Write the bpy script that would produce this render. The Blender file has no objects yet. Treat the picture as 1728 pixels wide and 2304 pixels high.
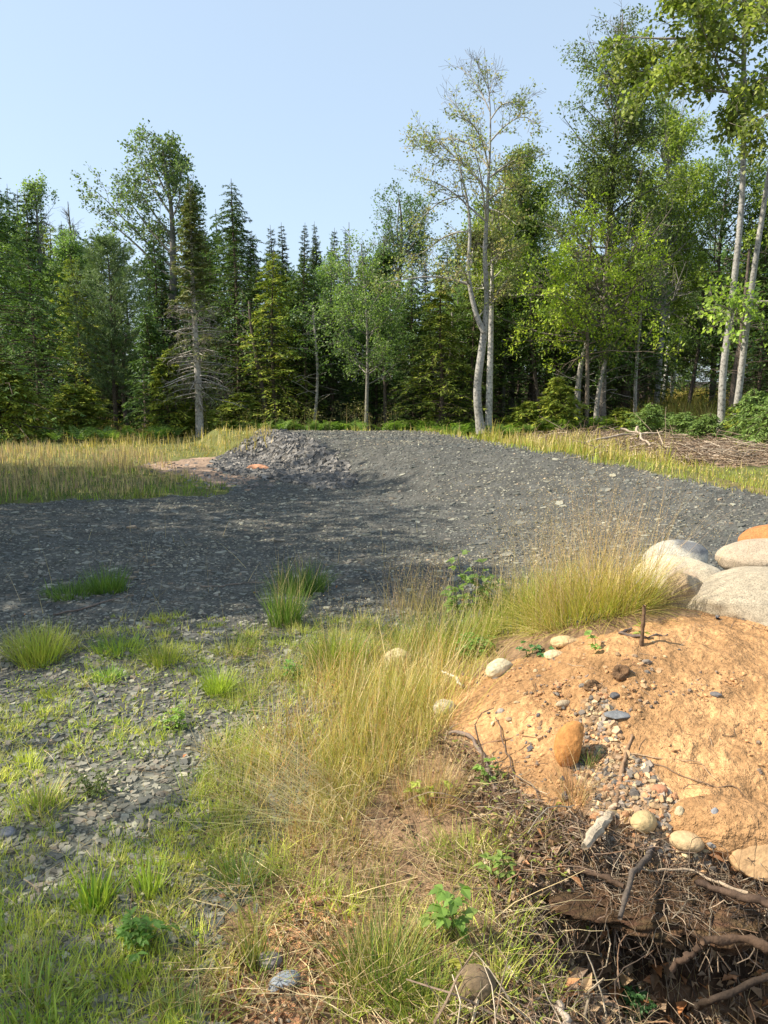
import bpy, bmesh, math, numpy as np
from mathutils import Vector
R = math.radians
sc = bpy.context.scene
col = sc.collection
# ------------------------------------------------------------------ camera, sky, sun, exposure
F = 1740.0; PITCH = R(8.6); EYE = 1.6
cp, sp = math.cos(PITCH), math.sin(PITCH)
cd = bpy.data.cameras.new('camera'); cam = bpy.data.objects.new('camera', cd); col.objects.link(cam)
cd.sensor_fit = 'VERTICAL'; cd.sensor_height = 36; cd.lens = F/2304*36
cd.clip_start = .05; cd.clip_end = 2000
cam.location = (0, 0, EYE); cam.rotation_euler = (math.pi/2-PITCH, 0, 0)
sc.camera = cam
SUN_AZ, SUN_EL = R(-94), R(44)
w = bpy.data.worlds.new('World'); sc.world = w; w.use_nodes = True
nt = w.node_tree; bg = nt.nodes['Background']
sky = nt.nodes.new('ShaderNodeTexSky'); sky.sky_type = 'NISHITA'; sky.sun_disc = False
sky.sun_elevation = SUN_EL; sky.sun_rotation = SUN_AZ
sky.air_density = 1.0; sky.dust_density = 1.6; sky.ozone_density = 1.3; sky.altitude = 100
hz_ = nt.nodes.new('ShaderNodeMix'); hz_.data_type = 'RGBA'; hz_.inputs[0].default_value = .55; hz_.inputs[7].default_value = (3.25, 4.0, 4.7, 1)
nt.links.new(sky.outputs[0], hz_.inputs[6]); nt.links.new(hz_.outputs[2], bg.inputs[0]); bg.inputs[1].default_value = .128
sd = bpy.data.lights.new('sun', 'SUN'); sd.energy = 4.8; sd.angle = R(.6); sd.color = (1, .92, .78)
so = bpy.data.objects.new('sun', sd); col.objects.link(so)
sv = Vector((math.sin(SUN_AZ)*math.cos(SUN_EL), math.cos(SUN_AZ)*math.cos(SUN_EL), math.sin(SUN_EL)))
so.rotation_euler = (-sv).to_track_quat('-Z', 'Y').to_euler()
sc.view_settings.view_transform = 'Standard'; sc.view_settings.look = 'None'
sc.view_settings.exposure = .85; sc.view_settings.gamma = 1

# ------------------------------------------------------------------ maths helpers
rng = np.random.default_rng(11)
U = lambda a, b, n=None: rng.uniform(a, b, n)
def ss(a, b, x):
    t = np.clip((x-a)/(b-a), 0, 1); return t*t*(3-2*t)
def _h(ix, iy, iz=0):
    n = (ix.astype(np.int64)*374761393 + iy.astype(np.int64)*668265263 + np.asarray(iz, dtype=np.int64)*1274126177) & 0xffffffff
    n = ((n ^ (n >> 13))*1103515245) & 0xffffffff
    n = ((n ^ (n >> 16))*2654435761) & 0xffffffff
    return (n ^ (n >> 15))/4294967295.0
def vn(x, y, s=0):
    ix = np.floor(x); iy = np.floor(y); fx = x-ix; fy = y-iy
    fx = fx*fx*(3-2*fx); fy = fy*fy*(3-2*fy)
    a = _h(ix, iy, s); b = _h(ix+1, iy, s); c = _h(ix, iy+1, s); d = _h(ix+1, iy+1, s)
    return (a+(b-a)*fx)*(1-fy)+(c+(d-c)*fx)*fy-.5
def fbm(x, y, o=3, s=0):
    r = 0; a = 1
    for i in range(o): r = r+a*vn(x*2**i+i*17.3, y*2**i-i*9.1, s+i); a *= .5
    return r
def vn3(p, s=0):
    i = np.floor(p); f = p-i; f = f*f*(3-2*f); r = 0
    for dx in (0, 1):
        for dy in (0, 1):
            for dz in (0, 1):
                wgt = (f[:, 0] if dx else 1-f[:, 0])*(f[:, 1] if dy else 1-f[:, 1])*(f[:, 2] if dz else 1-f[:, 2])
                r = r+wgt*_h(i[:, 0]+dx, i[:, 1]+dy, i[:, 2]+dz+s*31)
    return r-.5
def nz(v): return v/np.maximum(np.linalg.norm(v, axis=-1, keepdims=True), 1e-9)
def inpoly(u, v, poly):
    u = np.asarray(u, float); v = np.asarray(v, float); c = np.zeros(u.shape, bool); n = len(poly)
    for i in range(n):
        x1, y1 = poly[i]; x2, y2 = poly[i-1]
        if y1 == y2: continue
        c ^= ((y1 > v) != (y2 > v)) & (u < (x2-x1)*(v-y1)/(y2-y1)+x1)
    return c
def proj(x, y, z):
    d = y*cp-(z-EYE)*sp; h = y*sp+(z-EYE)*cp
    d = np.where(np.abs(d) < .05, .05, d)
    return 864+F*x/d, 1152-F*h/d
def pt(u, v, y):
    z = EYE+y*math.tan(math.atan((1152-v)/F)-PITCH)
    return np.array([(u-864)/F*(y*cp-(z-EYE)*sp), y, z])

# ------------------------------------------------------------------ the lie of the land
def H(x, y, micro=True):
    x = np.asarray(x, float); y = np.asarray(y, float)
    base = .022*np.clip(y-9, 0, 300)+.17*ss(3, 7, x)*ss(6, 12, y)
    ys = np.interp(x, [-9, -5.2, -3.9, -.65, .8, 4, 8], [26, 21.5, 18.4, 13.4, 9.5, 6.3, 5])
    wd = np.interp(x, [-4, -1.5, 1.5, 8], [1.5, 2.2, 6.5, 8])
    xe = np.interp(y, [5.5, 9.9, 13.7, 16.9, 22, 26], [7.2, 4.95, 3.45, 2.35, 1.2, .2])
    m = ss(0, 1, (y-ys)/wd)*(1-ss(21.5, 23.5, y))*(1-ss(-.1, .9, x-xe))
    z = base+(np.maximum(.62, base)-base)*m
    bank = np.exp(-((y-ys-wd*.5)/1.1)**2)*ss(.5, -1.2, x)*(1-ss(-5, -6, x)) if False else np.exp(-((y-ys-wd*.5)/1.1)**2)*(1-ss(-1.2, .8, x))
    # sand and boulder bank in the right foreground
    xs = x-.28*(y-3.6)
    z = z+.44*ss(.0, 1.25, xs+.16*fbm(x*2, y*2, 2, 5))*ss(2.25, 3.85, y)*(1-ss(4.9, 6.3, y))
    z = z+.10*ss(.3, 1.1, x)*ss(2.2, 2.6, y)*(1-ss(3.0, 3.8, y))
    lowr = ss(.28, .8, x+.15*fbm(x*3, y*3, 2, 8))
    z = z-.26*lowr*(1-ss(2.12, 2.34, y+.10*fbm(x*4, y*4, 2, 9)))
    z = z-.30*np.exp(-(((x-1.10)/.46)**2+((y-2.22)/.19)**2)**2)
    z = z-.10*np.exp(-(((x-.78)/.12)**2+((y-2.35)/.08)**2))
    z = z+.05*np.exp(-((x+.05*(y))/.35)**2)*ss(2.0, 2.8, y)*(1-ss(3.6, 4.4, y))
    if micro:
        near = 1-ss(7, 16, y)
        z = z+.05*fbm(x*.7, y*.7, 3, 1)*(.4+.6*near)+.016*fbm(x*5, y*5, 3, 2)*near
        z = z+bank*.16*fbm(x*2.3, y*2.3, 3, 3)
        rough = ss(.2, .9, x)*(1-ss(5, 6, y))
        z = z+rough*(.022*fbm(x*9, y*9, 3, 12)+.07*lowr*(1-ss(2.5, 2.8, y))*fbm(x*6, y*6, 3, 13))
    return z
def hit(u, v):
    """world point where the line of sight through a photo pixel meets the ground"""
    d = np.array([(u-864)/F, cp+(1152-v)/F*sp, -sp+(1152-v)/F*cp])
    t = np.geomspace(.8, 90, 900); P = np.outer(t, d); z = EYE+P[:, 2]-H(P[:, 0], P[:, 1])
    k = np.argmax(z < 0) or 899
    a, b = t[k-1], t[k]
    for _ in range(12):
        m = (a+b)/2
        if EYE+d[2]*m > float(H(d[0]*m, d[1]*m)): a = m
        else: b = m
    return np.array([d[0]*a, d[1]*a, EYE+d[2]*a])

SLATE = [(-1900, 1140), (0, 1132), (300, 1122), (505, 1112), (520, 1090), (475, 1048), (530, 1004), (596, 955), (960, 950), (1110, 992), (1300, 1028),
         (1500, 1066), (1728, 1112), (2900, 1300), (2900, 1345), (1500, 1330), (1380, 1380), (1000, 1440), (900, 1520), (800, 1620),
         (640, 1800), (540, 2000), (440, 2150), (330, 2600), (-1900, 2600)]
SAND = [(985, 1620), (1000, 1545), (1100, 1500), (1250, 1440), (1400, 1415), (1560, 1385), (1728, 1360), (2600, 1340), (2600, 1900),
        (1728, 1960), (1640, 1960), (1500, 1890), (1380, 1800), (1230, 1800), (1080, 1740)]
COB = [(1290, 1640), (1390, 1560), (1440, 1680), (1560, 1790), (1640, 1880), (1800, 1930), (1800, 2010), (1480, 1980), (1330, 1850)]
LIT = [(960, 1650), (1080, 1740), (1230, 1800), (1380, 1830), (1500, 1900), (1728, 1975), (2600, 2000), (2600, 2700), (950, 2700), (1080, 2200),
       (1120, 2000), (1010, 1850)]
RED = [(560, 2080), (690, 1990), (790, 2030), (790, 2200), (620, 2350), (480, 2420), (330, 2420), (470, 2230)]
BARE = [(300, 1048), (400, 1034), (560, 1022), (620, 1062), (560, 1090), (480, 1092), (400, 1066)]
CUT = [(1180, 985), (1330, 950), (1500, 955), (1640, 985), (1800, 1000), (1800, 1050), (1560, 1048), (1300, 1015)]

# ------------------------------------------------------------------ mesh building
def tag(o, label=None, cat=None, group=None, kind=None):
    for k, v in (('label', label), ('category', cat), ('group', group), ('kind', kind)):
        if v: o[k] = v
    return o
def empty(name, loc, label, cat, group=None):
    o = bpy.data.objects.new(name, None); col.objects.link(o); o.location = [float(c) for c in loc]; o.empty_display_size = .2
    return tag(o, label, cat, group)
class MB:
    def __init__(s): s.v = []; s.f = []; s.c = []; s.n = 0
    def add(s, v, f, c):
        v = np.asarray(v, float).reshape(-1, 3); f = np.asarray(f, int); c = np.asarray(c, float)
        if c.ndim == 1: c = np.tile(c, (len(v), 1))
        s.v.append(v); s.f.append(f+s.n); s.c.append(c[:, :3]); s.n += len(v)
    def mesh(s, name, smooth=False):
        v = np.concatenate(s.v); c = np.concatenate(s.c)
        lp = np.concatenate([f.ravel() for f in s.f]); sz = np.concatenate([np.full(len(f), f.shape[1]) for f in s.f])
        st = np.concatenate([[0], np.cumsum(sz)[:-1]])
        me = bpy.data.meshes.new(name)
        me.vertices.add(len(v)); me.vertices.foreach_set('co', v.ravel().astype(np.float32))
        me.loops.add(len(lp)); me.loops.foreach_set('vertex_index', lp.astype(np.int32))
        me.polygons.add(len(sz)); me.polygons.foreach_set('loop_start', st.astype(np.int32)); me.polygons.foreach_set('loop_total', sz.astype(np.int32))
        me.update(calc_edges=True)
        a = me.color_attributes.new('tint', 'FLOAT_COLOR', 'POINT')
        a.data.foreach_set('color', np.c_[np.clip(c, 0, 1), np.ones(len(c))].ravel().astype(np.float32))
        me.polygons.foreach_set('use_smooth', np.full(len(sz), smooth))
        return me
    def build(s, name, mat, parent=None, smooth=False, loc=(0, 0, 0)):
        me = s.mesh(name, smooth); me.materials.append(mat)
        o = bpy.data.objects.new(name, me); col.objects.link(o); o.location = [float(q) for q in loc]
        if parent: o.parent = parent
        return o
def frames(P):
    T = nz(np.gradient(P, axis=1)); ref = np.where(np.abs(T[..., 2:3]) > .9, [1., 0, 0], [0, 0, 1.])
    A = nz(np.cross(T, ref)); return T, A, np.cross(T, A)
def tubes(mb, P, r, sides, c):
    """M tubes at once: P (M,K,3), r (M,K), c (3,) or (M,3)"""
    P = np.asarray(P, float); r = np.asarray(r, float)
    if P.ndim == 2: P = P[None]; r = r[None]
    M, K, _ = P.shape; T, A, B = frames(P)
    a = np.linspace(0, 2*np.pi, sides, endpoint=False)
    V = P[:, :, None]+r[:, :, None, None]*(np.cos(a)[None, None, :, None]*A[:, :, None]+np.sin(a)[None, None, :, None]*B[:, :, None])
    i = np.arange(M)[:, None, None]*K*sides+np.arange(K-1)[None, :, None]*sides+np.arange(sides)[None, None, :]
    j = np.arange(M)[:, None, None]*K*sides+np.arange(K-1)[None, :, None]*sides+((np.arange(sides)+1) % sides)[None, None, :]
    f = np.stack([i, j, j+sides, i+sides], -1).reshape(-1, 4)
    c = np.asarray(c, float); c = np.repeat(c, K*sides, 0) if c.ndim == 2 else c
    mb.add(V.reshape(-1, 3), f, c)
def leaves(mb, p, d, n, L, W, c, fold=0.):
    d = nz(d); s = nz(np.cross(d, n)); n = np.cross(s, d); L = np.reshape(L, (-1, 1)); W = np.reshape(W, (-1, 1))
    V = np.stack([p, p+d*L*.45+s*W*.5+n*W*fold, p+d*L, p+d*L*.45-s*W*.5+n*W*fold], 1)
    N = len(p); c = np.asarray(c, float); c = np.repeat(c, 4, 0) if c.ndim == 2 else c
    k = np.arange(N)[:, None]*4
    if fold: f = np.concatenate([k+[0, 1, 2], k+[0, 2, 3]])
    else: f = k+np.arange(4)
    mb.add(V.reshape(-1, 3), f, c)
def blades(mb, p, az, L, W, lean, c, K=4, curl=1.0, tipc=None):
    """grass blades: p (N,3), az heading, lean start angle from vertical; bends over with length"""
    N = len(p); t = np.linspace(0, 1, K)
    ang = lean[:, None]+curl*np.asarray(L)[:, None]**.5*t[None]*U(.2, 1.3, N)[:, None]
    ds = np.asarray(L)[:, None]/(K-1)
    hx = np.concatenate([np.zeros((N, 1)), np.cumsum(np.sin(ang[:, :-1])*ds, 1)], 1)
    hz = np.concatenate([np.zeros((N, 1)), np.cumsum(np.cos(ang[:, :-1])*ds, 1)], 1)
    P = p[:, None]+np.stack([hx*np.cos(az)[:, None], hx*np.sin(az)[:, None], hz], -1)
    fa = az+np.pi/2+U(-.9, .9, N)
    S = np.stack([np.cos(fa), np.sin(fa), np.zeros(N)], -1)[:, None]
    wd = (np.asarray(W)[:, None]*np.array(1-t**1.6)*.5)[..., None]
    wd[:, -1] = np.asarray(W)[:, None]*.06
    V = np.stack([P-S*wd, P+S*wd], 2)
    b = np.arange(N)[:, None, None]*K*2+np.arange(K-1)[None, :, None]*2
    f = (b+np.array([0, 1, 3, 2])).reshape(-1, 4)
    c = np.asarray(c, float)
    if c.ndim == 1: c = np.tile(c, (N, 1))
    cc = np.repeat(c[:, None], K*2, 1)
    if tipc is not None:
        tt = np.repeat(t, 2)[None, :, None]**1.5; cc = cc*(1-tt)+np.asarray(tipc)[None, None]*tt
    mb.add(V.reshape(-1, 3), f, cc.reshape(-1, 3))
    return P[:, -1]
def tintv(base, n, v=.25, h=.08):
    b = np.array(base, float); k = np.exp(U(-v, v, n))[:, None]
    return np.clip(b*k*(1+rng.uniform(-h, h, (n, 3))), 0, 1)
LEAFG = 1.
def pick(cols, n, v=.2, p=None):
    cols = np.array(cols, float); i = rng.choice(len(cols), n, p=p); return np.clip(cols[i]*np.exp(U(-v, v, n))[:, None], 0, 1)
def children(P, r, n, s0, s1, Lf, spread, up=0., K=4, flat=0., wob=.15):
    """n side shoots on each of M paths -> (M*n,K,3), radii, s"""
    M, K0, _ = P.shape; T = nz(np.gradient(P, axis=1))
    s = np.tile(np.linspace(s0, s1, n), (M, 1))+U(-.5, .5, (M, n))*(s1-s0)/n; s = np.clip(s, 0, .999)
    q = s*(K0-1); i = q.astype(int); fr = (q-i)[..., None]; m = np.arange(M)[:, None]
    o = P[m, i]*(1-fr)+P[m, i+1]*fr; d = T[m, i]; rr = (r[m, i]*(1-fr[..., 0])+r[m, i+1]*fr[..., 0])
    o = o.reshape(-1, 3); d = d.reshape(-1, 3); rr = rr.ravel(); s = s.ravel(); N = len(o)
    side = rng.normal(size=(N, 3)); side = nz(side-d*(side*d).sum(1, keepdims=True))
    if flat:
        hs = nz(np.cross(d, [0, 0, 1.]))*np.where(np.arange(N) % 2, 1, -1)[:, None]; side = nz(side*(1-flat)+hs*flat)
    a = spread*U(.75, 1.25, N)[:, None]
    d0 = nz(d*np.cos(a)+side*np.sin(a)); L = Lf(s, np.repeat(np.linalg.norm(P[:, -1]-P[:, 0], axis=1), n))*U(.75, 1.25, N)
    Q = [o]; cur = d0
    for k in range(K-1):
        cur = nz(cur+np.array([0, 0, up/(K-1)])+rng.normal(size=(N, 3))*wob); Q.append(Q[-1]+cur*(L/(K-1))[:, None])
    return np.stack(Q, 1), rr, s

# ------------------------------------------------------------------ materials
def mat(name, rough=.8, attr=True, base=(.5, .5, .5), noise=None, bump=None, trans=0., spec=.3, mul=None, sheen=0):
    """noise: (scale, detail, lo, hi) brightness mottling; bump: list of (scale, strength, dist)"""
    m = bpy.data.materials.new(name); m.use_nodes = True; n = m.node_tree; N = n.nodes; Lk = n.links
    b = N['Principled BSDF']; b.inputs['Roughness'].default_value = rough; b.inputs['Specular IOR Level'].default_value = spec
    if attr:
        a = N.new('ShaderNodeAttribute'); a.attribute_name = 'tint'; c = a.outputs['Color']
    else:
        a = N.new('ShaderNodeRGB'); a.outputs[0].default_value = (*base, 1); c = a.outputs[0]
    tc = N.new('ShaderNodeTexCoord')
    for ns in (noise or []):
        t = N.new('ShaderNodeTexNoise'); t.inputs['Scale'].default_value = ns[0]; t.inputs['Detail'].default_value = ns[1]
        Lk.new(tc.outputs['Object'], t.inputs['Vector'])
        r = N.new('ShaderNodeMapRange'); r.inputs[1].default_value = ns[4] if len(ns) > 4 else .3; r.inputs[2].default_value = ns[5] if len(ns) > 5 else .7
        r.inputs[3].default_value = ns[2]; r.inputs[4].default_value = ns[3]
        Lk.new(t.outputs[0], r.inputs[0])
        mx = N.new('ShaderNodeVectorMath'); mx.operation = 'SCALE'; Lk.new(c, mx.inputs[0]); Lk.new(r.outputs[0], mx.inputs['Scale']); c = mx.outputs[0]
    Lk.new(c, b.inputs['Base Color'])
    prev = None
    for (s_, st, di) in (bump or []):
        t = N.new('ShaderNodeTexNoise'); t.inputs['Scale'].default_value = s_; t.inputs['Detail'].default_value = 5
        Lk.new(tc.outputs['Object'], t.inputs['Vector'])
        bp = N.new('ShaderNodeBump'); bp.inputs['Strength'].default_value = st; bp.inputs['Distance'].default_value = di
        Lk.new(t.outputs[0], bp.inputs['Height'])
        if prev: Lk.new(prev.outputs[0], bp.inputs['Normal'])
        prev = bp
    if prev: Lk.new(prev.outputs[0], b.inputs['Normal'])
    if trans:
        tr = N.new('ShaderNodeBsdfTranslucent'); mxs = N.new('ShaderNodeMixShader'); mxs.inputs[0].default_value = trans
        g = N.new('ShaderNodeVectorMath'); g.operation = 'MULTIPLY'; g.inputs[1].default_value = (1.35, 1.45, .7); Lk.new(c, g.inputs[0]); Lk.new(g.outputs[0], tr.inputs[0])
        Lk.new(b.outputs[0], mxs.inputs[1]); Lk.new(tr.outputs[0], mxs.inputs[2]); Lk.new(mxs.outputs[0], N['Material Output'].inputs[0])
    return m
M_GROUND = mat('soil_and_stone', .95, noise=[(3, 4, .8, 1.2), (45, 6, .65, 1.35)], bump=[(14, .6, .03), (90, .9, .008)], spec=.15)
M_SAND = mat('sandy_soil', .95, noise=[(1.7, 6, .70, 1.18), (9, 6, .82, 1.12), (60, 6, .74, 1.2), (260, 2, .82, 1.18)], bump=[(9, .8, .04), (38, 1., .02), (170, .9, .006)], spec=.1)
M_SLATE = mat('slate', .62, noise=[(30, 4, .8, 1.2)], bump=[(60, .3, .004)], spec=.4)
M_STONE = mat('field_stone', .85, noise=[(7, 5, .82, 1.12), (55, 5, .8, 1.15)], bump=[(9, .4, .03), (70, .5, .006)], spec=.25)
M_GRAN = mat('granite', .85, noise=[(3.5, 5, .85, 1.1), (150, 3, .6, 1.08, .34, .56), (28, 5, .85, 1.1)], bump=[(7, .35, .03), (90, .5, .005)], spec=.25)
M_GRASS = mat('grass_blade', .55, trans=.30, spec=.25)
M_LEAF = mat('leaf', .5, trans=.42, spec=.3)
M_NEEDLE = mat('needles', .6, trans=.22, spec=.2)
M_BARK = mat('bark', .9, noise=[(4, 5, .7, 1.2), (28, 5, .6, 1.3)], bump=[(25, .7, .03)], spec=.15)
M_BIRCH = mat('pale_bark', .8, noise=[(1.6, 4, .75, 1.1), (16, 5, .35, 1.1, .3, .52)], bump=[(22, .6, .02)], spec=.2)
M_WOOD = mat('dead_wood', .85, noise=[(20, 5, .65, 1.25), (120, 3, .8, 1.2)], bump=[(40, .7, .006), (160, .5, .002)], spec=.15)
M_DEAD = mat('dead_leaf', .8, trans=.2, noise=[(60, 3, .75, 1.2)], spec=.15)

# ------------------------------------------------------------------ terrain sheets
C_SLATE = np.array([.088, .086, .076]); C_SAND = np.array([.475, .268, .122]); C_SOIL = np.array([.22, .14, .08]); C_LIT = np.array([.15, .095, .055])
C_RED = np.array([.46, .24, .125]); C_TURF = np.array([.12, .125, .04])
def masks(x, y, z, jit=1.):
    u, v = proj(x, y, z)
    d = np.maximum(y, 1.2)
    ju = jit*(fbm(x*3, y*3, 3, 21)*.22/d*F+rng.normal(size=x.shape)*.012/d*F)
    jv = jit*(fbm(x*3+50, y*3, 3, 22)*.14/d*F*.5)
    return u+ju, v+jv
nx, ny = 860, 820
tx = np.linspace(-1, 1, nx); tx = np.sign(tx)*np.abs(tx)**1.12
yy = np.concatenate([np.linspace(-4, .99, 24), np.geomspace(1.0, 420, ny-24)])
X = tx[None]*(np.maximum(yy, 0)*.85+3.2)[:, None]; Y = np.repeat(yy[:, None], nx, 1)
Y = Y+0*X; Z = H(X, Y)
u_, v_ = masks(X, Y, Z)
front = Y > .6
# fine clods and stones in the sheet itself
isl = inpoly(u_, v_, SLATE) | ~front & (X < .2); isa = inpoly(u_, v_, SAND) & front; ico = inpoly(u_, v_, COB) & front; ili = inpoly(u_, v_, LIT) & front
ire = inpoly(u_, v_, RED) & front; iba = inpoly(u_, v_, BARE) & front; icu = inpoly(u_, v_, CUT) & front
C = np.tile(C_SOIL, X.shape+(1,))
far = ss(8, 12, Y)[..., None]
C = C*(1-far)+C_TURF*far
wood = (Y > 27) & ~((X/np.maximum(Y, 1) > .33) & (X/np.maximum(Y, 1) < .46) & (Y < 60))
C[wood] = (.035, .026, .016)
C[isl] = C_SLATE; C[ili] = C_LIT; C[isa] = C_SAND; hol = inpoly(u_, v_, [(1280, 2060), (1740, 2040), (1740, 2230), (1450, 2210), (1300, 2150)]) & front; C[hol] = (.05, .03, .018); C[ico] = (.30, .2, .12); C[ire] = C_RED; C[iba] = (.30, .21, .15); C[icu] = (.26, .18, .12)  # hol: soil colour darkened inside the hole to deepen its shade
soft = inpoly(u_+0*u_, v_, [(0, 1700), (500, 1600), (640, 1800), (330, 2600), (-1900, 2600), (-1900, 1900)])
C[isl & soft] = C_SLATE*np.array([1.15, 1.2, 1.1])
C *= np.exp(.35*fbm(X*6, Y*6, 3, 30)+.25*rng.normal(size=X.shape)*.5)[..., None]
Z = Z+np.where(isa & ~ico, .007*fbm(X*30, Y*30, 2, 41)+.022*np.clip(fbm(X*13, Y*13, 3, 42), 0, 1)-.03*np.clip(fbm(X*7+Y*3, Y*2.2, 3, 43)-.1, 0, 1), 0)
idx = np.arange(nx*ny).reshape(ny, nx)
FQ = np.stack([idx[:-1, :-1], idx[:-1, 1:], idx[1:, 1:], idx[1:, :-1]], -1).reshape(-1, 4)
V = np.stack([X, Y, Z], -1).reshape(-1, 3); CC = C.reshape(-1, 3)
cls = np.where(isa, 1, np.where(isl, 0, 2)).reshape(-1)
fc = cls[FQ[:, 0]]
# clean regions: use unjittered polygons for object borders
uu, vv = proj(X, Y, Z); k0 = (inpoly(uu, vv, SLATE) | ~front).ravel()[FQ[:, 0]]; k1 = (inpoly(uu, vv, SAND) & front).ravel()[FQ[:, 0]]
fc = np.where(k1, 1, np.where(k0, 0, 2))
for k, (nm, mt) in enumerate((('gravel_pad', M_GROUND), ('sand_bank', M_SAND), ('ground', M_GROUND))):
    f = FQ[fc == k]; used, inv = np.unique(f, return_inverse=True)
    b = MB(); b.add(V[used], inv.reshape(-1, 4), CC[used]); tag(b.build(nm, mt, smooth=True), kind='structure')
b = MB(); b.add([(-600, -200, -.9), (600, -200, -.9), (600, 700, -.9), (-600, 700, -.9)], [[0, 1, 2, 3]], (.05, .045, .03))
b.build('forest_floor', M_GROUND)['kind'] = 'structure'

# ------------------------------------------------------------------ scattering
def scatter(n, y0, y1, test, xw=.67, pw=1.0):
    """random ground points, thinning out with distance as 1/y^2"""
    out = []
    tot = 0
    for _ in range(60):
        m = max(n*2, 4000); y = np.exp(U(math.log(y0), math.log(y1), m)); x = U(-xw, xw, m)*y*1.05
        z = H(x, y); u, v = masks(x, y, z); k = test(u, v, x, y)
        out.append(np.stack([x[k], y[k], z[k]], -1)); tot += k.sum()
        if tot >= n: break
    return np.concatenate(out)[:n]
def P(poly): return lambda u, v, x, y: inpoly(u, v, poly)
def normal_at(x, y, e=.04):
    a = (H(x+e, y)-H(x-e, y))/(2*e); c = (H(x, y+e)-H(x, y-e))/(2*e)
    return nz(np.stack([-a, -c, np.ones_like(a)], -1))
def flakes(mb, p, size, c, tilt=.25, thick=.16, sides=5, lift=0.):
    """angular slate chips: irregular flat polygons with a thickness"""
    N = len(p); n = nz(normal_at(p[:, 0], p[:, 1])+rng.normal(size=(N, 3))*tilt*np.array([1, 1, .2]))
    a = nz(np.cross(n, rng.normal(size=(N, 3)))); b = np.cross(n, a)
    th = np.sort((np.arange(sides)[None]+U(-.35, .35, (N, sides)))/sides*2*np.pi, 1)
    rad = U(.6, 1.15, (N, sides))*size[:, None]*.5; asp = U(.45, .95, N)[:, None]
    top = p[:, None]+(rad*np.cos(th))[..., None]*a[:, None]+(rad*np.sin(th)*asp)[..., None]*b[:, None]+n[:, None]*(size*thick*U(.4, 1.3, N))[:, None, None]
    bot = p[:, None]+((rad*np.cos(th))[..., None]*a[:, None]+(rad*np.sin(th)*asp)[..., None]*b[:, None])*1.08-n[:, None]*(size*.15)[:, None, None]
    top[..., 2] += lift; V = np.concatenate([top, bot], 1).reshape(-1, 3)
    k = np.arange(N)[:, None]*2*sides; i = np.arange(sides); j = (i+1) % sides
    mb.add(V, k+i, np.repeat(c, 2*sides, 0)); n0 = mb.n-len(V)
    q = (k[:, :, None]+np.stack([i+sides, j+sides, j, i], -1)[None]).reshape(-1, 4)
    mb.f.append(q+n0)
SL = [(0.168, 0.16, 0.127), (0.118, 0.116, 0.096), (0.248, 0.237, 0.181), (0.161, 0.139, 0.107), (0.106, 0.108, 0.087), (0.36, 0.331, 0.228), (0.248, 0.187, 0.125)]
SLP = [.28, .26, .15, .14, .14, .01, .02]
mb = MB()
p = scatter(76000, 1.35, 24, P(SLATE)); d = p[:, 1]
s = np.maximum(.009+.05*U(0, 1, len(p))**2.6, .0031*d*U(.6, 1.5, len(p)))
dust = fbm(p[:, 0]*.8, p[:, 1]*.8, 4, 70)[:, None]; flakes(mb, p, s, pick(SL, len(p), .34, SLP)*(1+np.clip(dust-.1, -.45, .4)*np.array([.8, .65, .42])), .24)
p = scatter(2600, 1.5, 22, P(SLATE)); s = U(.05, .12, len(p))*np.clip(p[:, 1]/7, .35, 1.2)
flakes(mb, p, s, pick(SL, len(p), .3, SLP), .14, .12, 6)
# coarse slabs on the steep flank of the pad
BANK = [(475, 1050), (540, 1000), (600, 968), (690, 985), (800, 1050), (790, 1105), (690, 1090), (560, 1068)]
p = scatter(260, 11, 24, P([(300, 1040), (560, 1030), (620, 1100), (420, 1100)])); flakes(mb, p, U(.04, .14, len(p)), pick([(.2, .17, .15), (.13, .12, .11), (.32, .22, .15)], len(p), .3), .3, .12, 6)
p = scatter(12000, 12, 24, P([(470, 1052), (530, 1000), (596, 966), (680, 980), (740, 1015), (790, 1050), (800, 1085), (740, 1105), (620, 1080), (540, 1070)])); flakes(mb, p, .035+.17*U(0, 1, len(p))**2.8, pick([(.13, .12, .108), (.105, .098, .09), (.19, .17, .145), (.075, .072, .068)], len(p), .3), .42, .10, 6, .012)
tag(mb.build('slate_chips', M_SLATE), 'loose dark grey slate chips covering the pad and foreground', 'slate gravel', kind='stuff')

# stones
def ico(sub):
    bm = bmesh.new(); bmesh.ops.create_icosphere(bm, subdivisions=sub, radius=1); bm.verts.ensure_lookup_table()
    v = np.array([q.co[:] for q in bm.verts]); f = np.array([[q.index for q in g.verts] for g in bm.faces]); bm.free(); return v, f
ICO1, ICO2, ICO5 = ico(1), ico(2), ico(5)
def pebbles(mb, p, size, c, T=ICO1, sink=.25):
    v, f = T; N = len(p); sc3 = np.stack([U(.7, 1.3, N), U(.55, 1, N), U(.4, .8, N)], -1)*size[:, None]*.5
    a = U(0, 6.28, N); t = U(-.5, .5, N)
    J = v[None]*(1+rng.normal(size=(N, len(v), 1))*.12)*sc3[:, None]
    x, y, z = J[..., 0], J[..., 1], J[..., 2]; y, z = y*np.cos(t)[:, None]-z*np.sin(t)[:, None], y*np.sin(t)[:, None]+z*np.cos(t)[:, None]
    x, y = x*np.cos(a)[:, None]-y*np.sin(a)[:, None], x*np.sin(a)[:, None]+y*np.cos(a)[:, None]
    J = np.stack([x, y, z+(sc3[:, 2]*(1-2*sink))[:, None]], -1)+p[:, None]
    mb.add(J.reshape(-1, 3), (np.arange(N)[:, None, None]*len(v)+f[None]).reshape(-1, 3), np.repeat(c, len(v), 0))
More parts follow.
